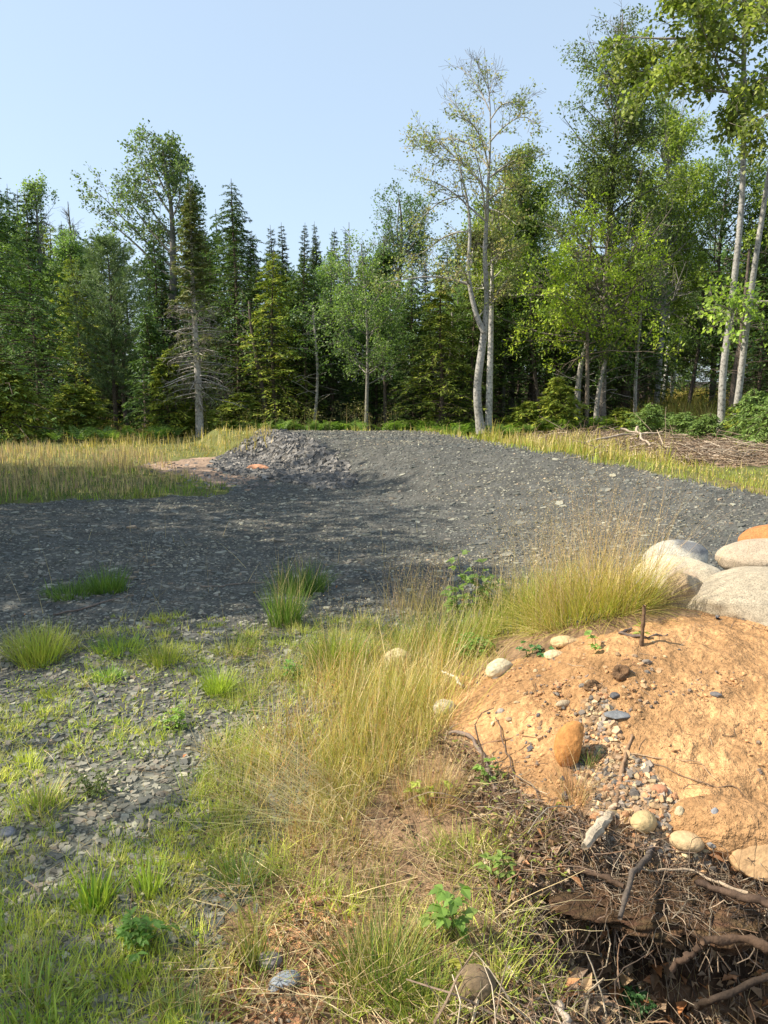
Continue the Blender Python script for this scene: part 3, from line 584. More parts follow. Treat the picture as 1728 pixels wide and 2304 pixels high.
# weeds in patches whose density follows a broad noise
def patchy(poly, sc_, q, seed=0):
    return lambda u, v, x, y: inpoly(u, v, poly) & (fbm(x*sc_, y*sc_, 3, 90+seed) > q)
def clumps(mb, n, test, y0, y1, nb, rad, L, W, cols, lean=.5, curl=1.):
    c = scatter(n, y0, y1, test); n = len(c); k = rng.integers(nb[0], nb[1], n); i = np.repeat(np.arange(n), k); N = len(i)
    sz = U(.5, 1.3, n)[i]; a = U(0, 6.28, N); r_ = rad*sz*np.sqrt(rng.random(N)); x = c[i, 0]+r_*np.cos(a); y = c[i, 1]+r_*np.sin(a)
    cc = pick(cols, n, .2)[i]*np.exp(U(-.2, .2, N))[:, None]
    blades(mb, np.stack([x, y, H(x, y)-.003], -1), a+rng.normal(size=N)*.8, L*sz*U(.5, 1.2, N), np.maximum(W*U(.6, 1.3, N), .0006*y), lean*U(.1, 1.6, N), cc, K=4, curl=curl)
GB1 = [(0.426, 0.484, 0.063), (0.538, 0.572, 0.099), (0.336, 0.407, 0.054), (0.582, 0.55, 0.144), (0.426, 0.418, 0.117), (0.269, 0.352, 0.054)]
clumps(b, 900, patchy(FG1, 1.9, -.12), 1.3, 5.8, (8, 34), .045, .065, .0036, GB1, .7, 1.3)
clumps(b, 600, patchy(FG1, 1.6, -.08, 3), 1.3, 5.5, (6, 20), .04, .04, .0065, GB1, .9, 1.)
clumps(b, 200, P([(560, 1420), (860, 1380), (980, 1450), (960, 1560), (700, 1640), (560, 1800), (440, 1980), (400, 1800), (520, 1600)]), 1.6, 6, (14, 50), .06, .12, .003, GB1+[G_OL, G_ST], .8, 1.3)
clumps(b, 60, P([(600, 1900), (1100, 1900), (1250, 2304), (300, 2304)]), 1.3, 3, (10, 40), .05, .13, .003, GB1+[G_OL], .7, 1.4)
field(b, 1300, patchy(FG1, 3.1, .1, 5), .05, .002, [G_ST, (.5, .42, .22)], 1.3, 6, 1., wmin=.0007)
SH = [(-600, 1960), (150, 1980), (330, 2100), (300, 2450), (-600, 2450)]
field(b, 300, P(SH), .09, .0035, [G_BR, (.16, .27, .05), (.32, .42, .09)], 1.1, 3, .5, curl=1.3, wmin=.0007)
# small weeds in the transition between slate and tall grass
TR = [(560, 1420), (860, 1380), (980, 1450), (960, 1560), (700, 1640), (560, 1800), (440, 1980), (400, 1800), (520, 1600)]
field(b, 2400, P(TR), .10, .0026, [G_YE, G_OL, G_ST, (.40, .36, .14), G_BR], 1.6, 6, .8, wmin=.0006)
field(b, 700, P([(300, 2000), (700, 1820), (1000, 1900), (1100, 2304), (200, 2400)]), .11, .0022, [G_ST, G_YE, G_OL, (.4, .3, .15)], 1.3, 4, .9, wmin=.0006)
field(b, 1100, P(LIT), .12, .0018, [G_ST, (.4, .28, .15), G_OL, (.3, .2, .12)], 1.3, 4, .9, wmin=.0006)
field(b, 300, P(SLATE), .35, .0015, [G_ST, (.45, .35, .2)], 3, 9, .7, curl=.5, wmin=.0005)
tag(b.build('low_grass', M_GRASS), 'low bright green and straw weeds sprouting through the slate', 'weeds', kind='stuff')
# the long ridge of tall grass in the middle: dense core of olive blades with pale lying thatch
RID = [(640, 1640), (760, 1480), (900, 1520), (1010, 1480), (1010, 1620), (940, 1700), (880, 1820), (840, 1930), (700, 1950), (560, 1900), (500, 1800)]
b = MB()
CORE = [(700, 1690), (800, 1560), (960, 1560), (990, 1640), (900, 1740), (860, 1860), (760, 1880), (680, 1800)]
RC = [(.46, .42, .09), (.34, .34, .07), (.58, .50, .17), (.20, .24, .05), (.50, .33, .12), (.40, .40, .10), (.66, .56, .28)]
field(b, 5200, P(CORE), .175, .0024, RC, 2, 4.6, .85, curl=1.3, wmin=.0006)
field(b, 2600, P([(440, 1760), (640, 1640), (860, 1700), (880, 1880), (780, 2000), (600, 1990), (440, 1900)]), .14, .0022, [(.42, .42, .12), (.55, .50, .22), G_ST, G_OL, (.26, .29, .07)], 1.7, 4, .95, curl=1.6, wmin=.0006)
field(b, 2300, P([(620, 1520), (780, 1440), (1100, 1420), (1080, 1540), (1000, 1600), (860, 1620), (700, 1640)]), .16, .0023, RC+[G_BR], 2.5, 5.2, .7, curl=1.2, wmin=.0006)
t = field(b, 1200, P(RID), .28, .0014, [G_ST, (.5, .28, .12), G_GD, (.62, .5, .28)], 2, 5, .55, curl=.6); heads(b, t, 8, .007, [(.5, .36, .18), (.5, .28, .14)], .016, .12)
# long stems arching to the right of the ridge
N = 110; q = np.array([hit(*a) for a in np.stack([U(860, 1060, N), U(1500, 1640, N)], 1)])
t = blades(b, q, U(-.3, 1.2, N), U(.35, .65, N), np.full(N, .0024), U(.3, .75, N), pick([G_ST, G_GD, G_YE], N), K=6, curl=.5); heads(b, t, 8, .007, [G_ST], .014, .1)
# long pale blades swept out to the left
N = 120; q = np.array([hit(*a) for a in np.stack([U(640, 800, N), U(1740, 1900, N)], 1)])
blades(b, q, U(2.5, 3.7, N), U(.3, .62, N), np.full(N, .0024), U(.7, 1.25, N), pick([(.62, .55, .30), G_ST, (.5, .5, .2)], N), K=6, curl=.7)
tag(b.build('ridge_grass', M_GRASS), 'long olive and straw grass along the middle ridge beside the sand', 'tall grass', kind='stuff')

b = MB()
for (n, poly, L_, r__) in ((1500, [(420, 1780), (640, 1640), (1000, 1600), (1080, 1800), (1100, 2304), (300, 2304)], .17, .0009), (700, LIT, .16, .0008), (500, TR, .14, .0009), (260, [(640, 2000), (1100, 1900), (1100, 2304), (400, 2304)], .3, .0011), (240, [(0, 1500), (560, 1420), (500, 1900), (300, 2304), (0, 2304)], .16, .0009)):
    q, rr, cc = wires(n, poly, L_, r__, [G_ST, (.50, .40, .22), (.42, .30, .16), (.60, .50, .30), (.34, .22, .12)], droop=-.2, up=.06, y0=1.3, y1=6, K=5, wob=.13, horiz=.35); tubes(b, q, rr, 3, cc)
tag(b.build('dry_straw', M_GRASS), 'fallen dry straw stalks tangled over soil and grass', 'dry straw', kind='stuff')
tuft(240, 1330, .15, .22, 420, [G_DK, (.16, .24, .05)], 'dark green tuft alone on the shaded slate at the left', W=.006)
tuft(160, 1340, .22, .13, 500, [(.18, .26, .06), G_DK], 'low spreading grass patch left of the dark green tuft on the slate', W=.006, lean=.6)
tuft(640, 1405, .11, .34, 300, [G_DK, (.17, .25, .05), (.24, .33, .07)], 'tall upright green tuft in the middle of the slate', W=.006, lean=.22, stems=40, sL=.5)
tuft(682, 1330, .20, .26, 420, [(.12, .19, .04), G_DK], 'shorter dark tuft right behind the tall upright green one', W=.006, stems=30, sL=.4)
tuft(90, 1460, .24, .17, 600, [G_YE, (.42, .40, .15), G_BR], 'broad yellow green tuft at the left edge of the slate', W=.005, lean=.6)
tuft(90, 1490, .12, .22, 400, [G_BR, G_YE], 'bright tuft just in front of the broad yellow green one at the left edge', W=.005, lean=.4)
tuft(492, 1560, .07, .18, 300, [(.36, .45, .08), G_BR], 'bright yellow green fan shaped tuft, most vivid on the slate', W=.0042, lean=.5)
tuft(368, 1490, .11, .15, 380, [G_YE, (.24, .3, .06)], 'short tuft upper left of the most vivid one', W=.0042, lean=.6)
tuft(265, 1465, .16, .12, 420, [G_BR, (.2, .3, .07)], 'round low leafy green patch between the two left tufts', W=.007, lean=.8)
tuft(360, 1400, .07, .08, 120, [G_BR, G_YE], 'tiny lone tuft near the back of the foreground weeds', W=.005, lean=.6)
tuft(240, 1525, .09, .08, 220, [(.24, .35, .08)], 'small low green rosette below the leafy patch', W=.008, lean=.9)
tuft(520, 1470, .13, .14, 220, [(.34, .36, .16), G_OL], 'sparse grey green tuft near the middle of the slate', W=.0035, lean=.7)
tuft(90, 1820, .09, .16, 200, [(.40, .40, .14), G_ST, G_BR], 'straw and green tuft at the left edge on wet slate', W=.004, lean=.6)
tuft(210, 2040, .05, .14, 90, [G_BR, (.2, .33, .05)], 'broad bladed upright green tuft in the lower left', W=.009, lean=.3)
tuft(330, 2010, .04, .14, 70, [G_BR, (.32, .42, .08)], 'narrow bright green tuft in the lower left centre', W=.007, lean=.3)
tuft(570, 2170, .035, .17, 110, [(.22, .25, .08), G_OL], 'thin grey green tuft standing on the reddish soil', W=.0035, lean=.35)
tuft(540, 1990, .08, .16, 420, [(.18, .27, .06), G_DK, G_OL], 'dense fine dark green tuft left of the ridge grass', W=.0022, lean=.6)
tuft(860, 2210, .11, .19, 520, [G_DK, (.19, .24, .06), G_OL], 'large dark green tuft at the bottom centre', W=.0035, lean=.5, stems=30, sL=.36)
tuft(960, 2290, .09, .14, 300, [(.2, .26, .06), G_BR, G_YE], 'green tuft at the bottom edge right of the large dark one', W=.0035, lean=.7)
tuft(60, 2290, .12, .17, 130, [G_BR, (.2, .32, .06), (.35, .42, .1)], 'long bladed grass clump in the bottom left corner', W=.0055, lean=.5)
tuft(420, 2320, .08, .11, 160, [(.26, .34, .1), G_YE], 'ragged tuft at the bottom edge left of the reddish soil', W=.004, lean=.6)
tuft(1330, 1722, .02, .10, 45, [(.2, .26, .07), G_DK], 'tiny green sprig beside the upright orange rock', W=.003, lean=.6)
tuft(760, 1490, .15, .24, 700, [G_BR, G_YE, (.2, .28, .05)], 'green tuft near the pale yellow rock', W=.004, lean=.5, stems=40, sL=.4, hd=6)
tuft(1180, 1380, .30, .28, 1200, [G_BR, G_YE, (.26, .3, .06)], 'green left part of the big dry tussock', W=.0045, lean=.4, stems=160, sL=.62, scol=[G_ST, (.5, .36, .2)], hd=10, name='grass_tussock', cat='tussock')
tuft(1330, 1375, .33, .38, 2600, [G_GD, G_YE, G_ST, G_OL, (.35, .40, .08), G_BR, G_BR], 'big golden tussock with tall dry seed heads beside the boulders', W=.0036, lean=.75, stems=420, sL=.74, scol=[G_ST, (.55, .38, .18), G_PK], hd=12, name='grass_tussock', cat='tussock', tipc=(.55, .42, .12))
tuft(1000, 1465, .30, .27, 1300, [(.20, .28, .06), G_BR, G_YE, G_OL], 'dense green clump at the upper left of the sand', W=.004, lean=.6, stems=90, sL=.5, hd=8, name='grass_tussock', cat='tussock')
tuft(950, 1380, .28, .2, 260, [G_OL, G_ST], 'thin pinkish dry grass standing on the slate left of the raspberry', W=.003, lean=.4, stems=150, sL=.5, scol=[G_PK, G_ST], hd=9)
tuft(1290, 1800, .05, .20, 160, [(.38, .22, .12), G_ST, (.3, .17, .1)], 'reddish dry grass stalks hanging at the sod edge', W=.002, lean=.5, curl=1.6)
tuft(1050, 1930, .11, .11, 300, [G_BR, G_YE, (.4, .38, .12)], 'spiky yellow green grass on the litter right of the ridge', W=.0035, lean=.9, curl=1.5)
tuft(960, 1800, .13, .19, 300, [(.45, .26, .13), G_ST, G_OL], 'reddish brown dry grass right of the ridge grass', W=.0022, lean=.4, stems=50, sL=.4, scol=[(.5, .28, .14), G_ST], hd=6)

# ------------------------------------------------------------------ leafy plants
def bigleaf(mb, p, d, n, L, W, c, ser=.12):
    """leaf folded along the midrib with a toothed edge"""
    N = len(p); d = nz(d); s = nz(np.cross(d, n)); n = np.cross(s, d); t = np.linspace(0, 1, 8)
    prof = np.array([.05, .55, .88, 1., .92, .70, .38, 0.])*(1+ser*np.array([0, 1, -1, 1, -1, 1, -1, 0])); bend = -.28*t**2
    L = np.reshape(L, (-1, 1, 1)); W = np.reshape(W, (-1, 1, 1))
    mid = p[:, None]+d[:, None]*(L*t[None, :, None])+n[:, None]*(L*bend[None, :, None])
    off = s[:, None]*(W*.5*prof[None, :, None])+n[:, None]*(W*.16*prof[None, :, None])
    off2 = -s[:, None]*(W*.5*prof[None, :, None])+n[:, None]*(W*.16*prof[None, :, None])
    V = np.stack([mid+off, mid, mid+off2], 2).reshape(N, 24, 3); k = np.arange(N)[:, None, None]*24+np.arange(7)[None, :, None]*3
    f = np.concatenate([(k+np.array([0, 1, 4, 3])).reshape(-1, 4), (k+np.array([1, 2, 5, 4])).reshape(-1, 4)])
    mb.add(V.reshape(-1, 3), f, np.repeat(c, 24, 0))
def weed(u, v, h, nst, L, W, c, label, name='leafy_weed', cat='weed', comp=3, spread=.3, per=7, seed=0, y=None, stemc=(.2, .22, .08)):
    q = hit(u, v); e = empty(name, q, label, cat); N = nst; K = 6
    a = U(0, 6.28, N); l = U(.1, 1, N)*spread; dz = nz(np.stack([np.cos(a)*l, np.sin(a)*l, np.ones(N)], -1)); Q = [rng.normal(size=(N, 3))*[.02, .02, 0]]; cur = dz
    hh = h*U(.6, 1.1, N)
    for k in range(K-1): cur = nz(cur+rng.normal(size=(N, 3))*.12); Q.append(Q[-1]+cur*(hh/(K-1))[:, None])
    Q = np.stack(Q, 1); b = MB(); tubes(b, Q, np.repeat(np.linspace(.0028, .0012, K)[None], N, 0)*max(1, h/.3), 5, stemc)
    C2, r2, s2 = children(Q, np.ones(Q.shape[:2]), per, .25, 1, lambda s, LL: L*.8*np.ones(len(s)), 1.0, .1, K=3)
    tubes(b, C2, np.full(C2.shape[:2], .0009), 4, stemc); b.build('stem', M_LEAF, parent=e)
    b = MB(); tip = C2[:, -1]; dd = nz(C2[:, -1]-C2[:, 0])*[1, 1, .3]; M = len(tip)
    for k in range(comp):
        an = (k-(comp-1)/2)*(1.1 if comp <= 3 else .75); ca, sa = math.cos(an), math.sin(an)
        d2 = np.stack([dd[:, 0]*ca-dd[:, 1]*sa, dd[:, 0]*sa+dd[:, 1]*ca, dd[:, 2]-.1], -1)
        bigleaf(b, tip, d2+rng.normal(size=(M, 3))*.12, nz(np.array([0, 0, 1.])+rng.normal(size=(M, 3))*.3), L*U(.6, 1.1, M), W*U(.7, 1.1, M), pick([c], M, .25))
    b.build('leaves', M_LEAF, parent=e); return e
weed(1050, 1410, .46, 6, .065, .042, (.17, .25, .06), 'tall raspberry cane with green leaves in front of the slate', 'raspberry_cane', 'raspberry', seed=1)
weed(1090, 1400, .36, 5, .06, .04, (.13, .22, .05), 'shorter leafy cane right of the tall raspberry', 'raspberry_cane', 'raspberry')
weed(1030, 2110, .17, 3, .045, .032, (.18, .29, .06), 'bright green raspberry leaves near the bottom centre', 'raspberry_cane', 'raspberry', per=4)
weed(985, 2120, .11, 2, .04, .03, (.25, .33, .08), 'pale green leaves left of the bright raspberry leaves', 'raspberry_cane', 'raspberry', per=3)
weed(1350, 1465, .05, 2, .035, .03, (.22, .32, .08), 'small maple seedling beside the stake on the sand', 'seedling', 'seedling', per=2)
weed(1440, 1432, .04, 2, .035, .025, (.3, .34, .08), 'small yellow green seedling right of the stake', 'seedling', 'seedling', per=2)
weed(1425, 2275, .06, 5, .035, .014, (.10, .22, .07), 'small dark green five leaved plant at the bottom right', 'cinquefoil', 'weed', comp=5, per=4, spread=1.0)
weed(1320, 2120, .05, 1, .026, .022, (.38, .50, .10), 'two tiny bright leaves on a thin stalk beside the hole', 'seedling', 'seedling', comp=1, per=2)
weed(1290, 2060, .08, 1, .022, .012, (.26, .36, .10), 'little pale green sprig above the two tiny bright leaves', 'seedling', 'seedling', comp=3, per=4)
weed(1085, 1770, .10, 3, .03, .018, (.22, .34, .07), 'small green leaves under the left edge of the sand', 'leafy_weed', 'weed', per=4)
weed(950, 1810, .08, 3, .04, .025, (.40, .44, .09), 'yellow green strawberry leaves right of the ridge grass', 'leafy_weed', 'weed', per=3)
weed(1120, 1990, .10, 3, .035, .016, (.25, .34, .08), 'green leafy weed growing from the litter left of the brown root', 'leafy_weed', 'weed', per=5)
weed(1040, 2230, .09, 4, .03, .018, (.38, .36, .07), 'yellowing weed in front of the rounded brown stone', 'leafy_weed', 'weed', per=4)
weed(400, 1640, .10, 6, .03, .016, (.24, .36, .07), 'leafy weed among the low grass on the slate', 'leafy_weed', 'weed', per=6, spread=1)
weed(210, 1790, .12, 9, .018, .009, (.16, .20, .06), 'fine leaved dark weed left of centre on the slate', 'leafy_weed', 'weed', per=9, spread=1)
weed(660, 1530, .12, 4, .03, .015, (.20, .36, .08), 'fresh green weed behind the ridge grass', 'leafy_weed', 'weed', per=6, spread=.6)
weed(1060, 1480, .14, 16, .035, .016, (.18, .30, .06), 'dense low green herb under the grass left of the sand', 'leafy_weed', 'weed', per=7, spread=1.4)
weed(300, 2130, .10, 8, .03, .016, (.16, .28, .06), 'shaded leafy weed in the lower left', 'leafy_weed', 'weed', per=6, spread=1)
weed(1195, 1475, .05, 3, .035, .026, (.10, .24, .08), 'small dark leaf cluster at the upper edge of the sand', 'leafy_weed', 'weed', per=3)
b = MB()   # uncountable little leaves between the blades
p = scatter(2600, 1.3, 5, patchy(FG1, 2.3, .0, 2)); N = len(p); p[:, 2] += U(.005, .05, N)
leaves(b, p, rng.normal(size=(N, 3))*[1, 1, .4], nz(rng.normal(size=(N, 3))*.4+[0, 0, 1]), U(.008, .028, N), U(.005, .012, N), pick([G_BR, (.2, .3, .06), (.36, .42, .1)], N))
p = scatter(1500, 1.5, 5, lambda u, v, x, y: inpoly(u, v, TR) | inpoly(u, v, LIT) & (u < 1250)); N = len(p); p[:, 2] += U(.005, .06, N)
leaves(b, p, rng.normal(size=(N, 3))*[1, 1, .4], nz(rng.normal(size=(N, 3))*.4+[0, 0, 1]), U(.01, .03, N), U(.006, .012, N), pick([G_BR, (.3, .33, .07)], N))
tag(b.build('clover_leaves', M_LEAF), 'small scattered weed leaves between slate chips', 'weed leaves', kind='stuff')

# ferns and forest edge growth
def fern(mb, p, n, L, c):
    N = len(p)*n; o = np.repeat(p, n, 0); a = U(0, 6.28, N); K = 9; t = np.linspace(0, 1, K); LL = L*U(.6, 1.1, N)
    ang = .35+1.25*t[None]**1.2*U(.7, 1.2, N)[:, None]; ds = LL[:, None]/(K-1)
    hx = np.cumsum(np.sin(ang)*ds, 1); hz = np.cumsum(np.cos(ang)*ds, 1)
    Q = o[:, None]+np.stack([hx*np.cos(a)[:, None], hx*np.sin(a)[:, None], hz], -1); T = nz(np.gradient(Q, axis=1))
    S = np.stack([-np.sin(a), np.cos(a), 0*a], -1)[:, None]; cc = pick(c, N, .2)
    for sg in (-1, 1):
        for k in range(1, K):
            w_ = LL*.30*math.sin(min(1, 1.15-t[k]+.1)*1.57)
            leaves(mb, Q[:, k], S[:, 0]*sg+T[:, k]*.35, nz(np.cross(T[:, k], S[:, 0])), w_, LL*.09, cc)
b = MB()
edge = []
for (u0, u1, y, n) in ((-900, 560, 25.3, 70), (560, 1080, 25.5, 75), (940, 1090, 24.2, 26), (1120, 1480, 24.2, 40), (60, 420, 22.5, 16)):
    for k in range(n):
        yy_ = y+U(-1.2, 1.2); x = (U(u0, u1)-864)/F*yy_; edge.append((x, yy_, float(H(x, yy_))))
fern(b, np.array(edge), 8, .55, [(.16, .26, .05), (.22, .32, .07), (.12, .2, .04)])
tag(b.build('ferns', M_LEAF), 'bright bracken ferns along the foot of the forest', 'ferns', kind='stuff')
# tall weeds along the left forest edge
b = MB(); N = 150; y = U(23, 26.5, N); u = np.where(rng.random(N) < .5, U(-300, 240, N), U(460, 900, N)); x = (u-864)/F*y; q = np.stack([x, y, H(x, y)], -1)
t = blades(b, q, U(0, 6.28, N), U(.5, 1.15, N), np.full(N, .022), np.abs(rng.normal(size=N))*.08, pick([(.22, .2, .08), (.3, .24, .1)], N), K=5, curl=.25)
heads(b, t, 26, .05, [(.30, .30, .10), (.22, .24, .07), (.36, .3, .14)], .07, .4)
tag(b.build('tall_weeds', M_GRASS), 'tall weeds with seed heads in front of the dark forest edge', 'tall weeds', kind='stuff')
# slash heap
b = MB()
q, rr, cc = wires(700, CUT, .8, .011, [(.34, .27, .19), (.24, .18, .13), (.42, .34, .25), (.16, .12, .085)], droop=-.3, up=.22, y0=9, y1=24, K=4, wob=.12, horiz=.22); tubes(b, q, rr, 4, cc)
q, rr, cc = wires(2600, CUT, .45, .009, [(.34, .25, .17), (.24, .17, .11), (.18, .13, .09)], droop=-.3, up=.16, y0=9, y1=24, K=4, wob=.2, horiz=.3); tubes(b, q, rr, 4, cc)
tag(b.build('brush_pile', M_WOOD), 'heap of cut dry brush and twigs in front of the right hand trees', 'brush', kind='stuff')
for k, (pp, r_, lb) in enumerate((([(1310, 996, 17.5), (1380, 984, 17.8), (1430, 972, 18)], .032, 'pale bare log on the left part of the brush heap'),
                                ([(1430, 964, 18), (1445, 985, 17.4), (1462, 1002, 17)], .028, 'short pale branch sticking down in the middle of the brush heap'),
                                ([(1400, 965, 18.4), (1440, 978, 18), (1490, 970, 18)], .025, 'bleached forked stick on top of the brush heap'),
                                ([(1600, 1020, 15.5), (1640, 1030, 15), (1690, 1010, 15.2)], .025, 'grey branch at the right end of the brush heap'))):
    stick('log', pp, r_, r_*.6, (.40, .32, .24), lb, 'log', seed=80+k, wob=.03, n=12)

# ------------------------------------------------------------------ trees
REFS = [(-100, 'dark hemlock at the left edge'), (108, 'light green pair of tops at left'), (262, 'feathery white pine'), (392, 'tallest poplar on the left'), (450, 'half dead spruce'), (540, 'pointed hemlock'), (660, 'yellowish hemlocks'), (824, 'pale stemmed young maple'), (893, 'upright poplar'), (992, 'golden green hemlock'), (1083, 'crooked pale tree'), (1200, 'shady gap right of the crooked tree'), (1352, 'big tall hardwood'), (1475, 'tall ash'), (1600, 'rounded maple at right'), (1740, 'twin trunks at right')]
def path_px(pix, y, n=26, y2=None):
    P_ = [pt(q[0], q[1], y if len(q) == 2 else q[2]) for q in pix]
    return smooth_path(P_, n, .0)
def on_ground(u, y):
    z = 0.
    for _ in range(4): x = (u-864)/F*(y*cp-(z-EYE)*sp); z = float(H(x, y))
    return np.array([x, y, z])
def top_h(v, y, z0): return EYE+y*math.tan(math.atan((1152-v)/F)-PITCH)-z0
def assemble(name, base, label, cat, parts, group=None):
    e = empty(name, base, label, cat, group)
    for nm, b, m in parts:
        if b.n: b.build(nm, m, parent=e, smooth=(nm != 'crown'))
    return e
def leafy_on(tw, n, L, W, cols, mbl, spread=.06, upn=.8, droop=.25, v=.25, yel=None):
    M, K, _ = tw.shape; s = U(.15, 1, (M, n))*(K-1); i = np.minimum(s.astype(int), K-2); fr = (s-i)[..., None]; m = np.arange(M)[:, None]
    p = tw[m, i]*(1-fr)+tw[m, i+1]*fr; d = np.repeat(nz(tw[:, -1]-tw[:, 0])[:, None], n, 1).reshape(-1, 3); p = p.reshape(-1, 3); N = len(p)
    p = p+rng.normal(size=(N, 3))*spread; c = pick(cols, M, v)*1.22; c = np.repeat(c, n, 0)*np.exp(U(-.15, .15, N))[:, None]
    leaves(mbl, p, d*.6+rng.normal(size=(N, 3))*.7+[0, 0, -droop], nz(rng.normal(size=(N, 3))*.6+[0, 0, upn]), L*U(.6, 1.25, N), W*U(.6, 1.2, N), c, fold=0)
def hardwood(H_, R_, prof, cols, nl=44, t0=.3, L=.085, W=.06, rise=(.35, 1.1), r0=None, trunk=None, barkc=(.2, .18, .15), m=None, subs=8, tw=8, lv=9, up=.5, lean=0., trunkbend=.15, twL=.38, sub=.42, deadtop=0., spread=.07):
    """leafy tree: trunk, rising limbs, side shoots, twigs and leaf sized faces. prof(t) gives reach of a limb starting at height share t"""
    tr, cr = MB(), MB(); br = MB()
    if trunk is None:
        n = 16; t = np.linspace(0, 1, n); trunk = np.stack([trunkbend*np.sin(t*4+U(0, 6))*t+lean*t, trunkbend*np.sin(t*3.3+U(0, 6))*t, t*H_], -1); trunk[0, :2] = 0
    n = len(trunk); t = np.linspace(0, 1, n); r0 = r0 or H_*.012
    rad = r0*(1-t)**.75+.012; rad[0] *= 1.35; tubes(tr, trunk, rad, 10, barkc)
    lt = np.clip(np.linspace(t0, .95, nl)+U(-.025, .025, nl), 0, .97); az = np.arange(nl)*2.4+U(-.5, .5, nl)
    q = np.clip(lt, 0, .999)*(n-1); i = q.astype(int); fr = (q-i)[:, None]; o = trunk[i]*(1-fr)+trunk[np.minimum(i+1, n-1)]*fr
    Ll = np.array([prof(a) for a in lt])*R_*1.55*U(.45, 1.25, nl)
    ri = (rise[0]+(rise[1]-rise[0])*lt**1.6)*.85+U(-.25, .2, nl); d = np.stack([np.cos(az)*np.cos(ri), np.sin(az)*np.cos(ri), np.sin(ri)], -1); K = 7; Q = [o]
    for k in range(K-1): d = nz(d+np.array([0, 0, up*.55/(K-1)])+rng.normal(size=(nl, 3))*.13); Q.append(Q[-1]+d*(Ll/(K-1))[:, None])
    Q = np.stack(Q, 1); lr = np.clip(rad[i]*.42, .012, .07)[:, None]*np.linspace(1, .25, K)[None]; tubes(br, Q, lr, 6, barkc)
    S, rr, s = children(Q, lr, subs, .25, 1, lambda s, LL: np.maximum(LL*sub*(1.15-.75*s), .3), .85, up*.35, K=4)
    tubes(br, S, np.clip(rr*.55, .005, .02)[:, None]*np.linspace(1, .4, 4)[None], 4, barkc)
    S = S[vn3(S[:, 2]*.9+R_*13, 6) > -.16] if len(S) > 60 else S
    S = S[rng.random(len(S)) < np.clip(1.25-1.3*np.clip((S[:, 0, 2]/trunk[-1, 2]-.62)/.38, 0, 1), .15, 1)]
    T_, r3, s3 = children(S, np.ones(S.shape[:2]), tw, .2, 1, lambda s, LL: np.full(len(s), twL), .8, .15, K=3)
    k = rng.random(len(T_)) < .35; tubes(br, T_[k], np.full((k.sum(), 3), .004), 3, barkc)
    if deadtop:
        zt = T_[:, 0, 2]/trunk[-1, 2]; keep = rng.random(len(T_)) < np.clip((deadtop-zt)/.25, .04, 1); T_ = T_[keep]
    leafy_on(T_, lv, L, W, cols, cr, spread=spread)
    return [('trunk', tr, m or M_BARK), ('branches', br, m or M_BARK), ('crown', cr, M_LEAF)]
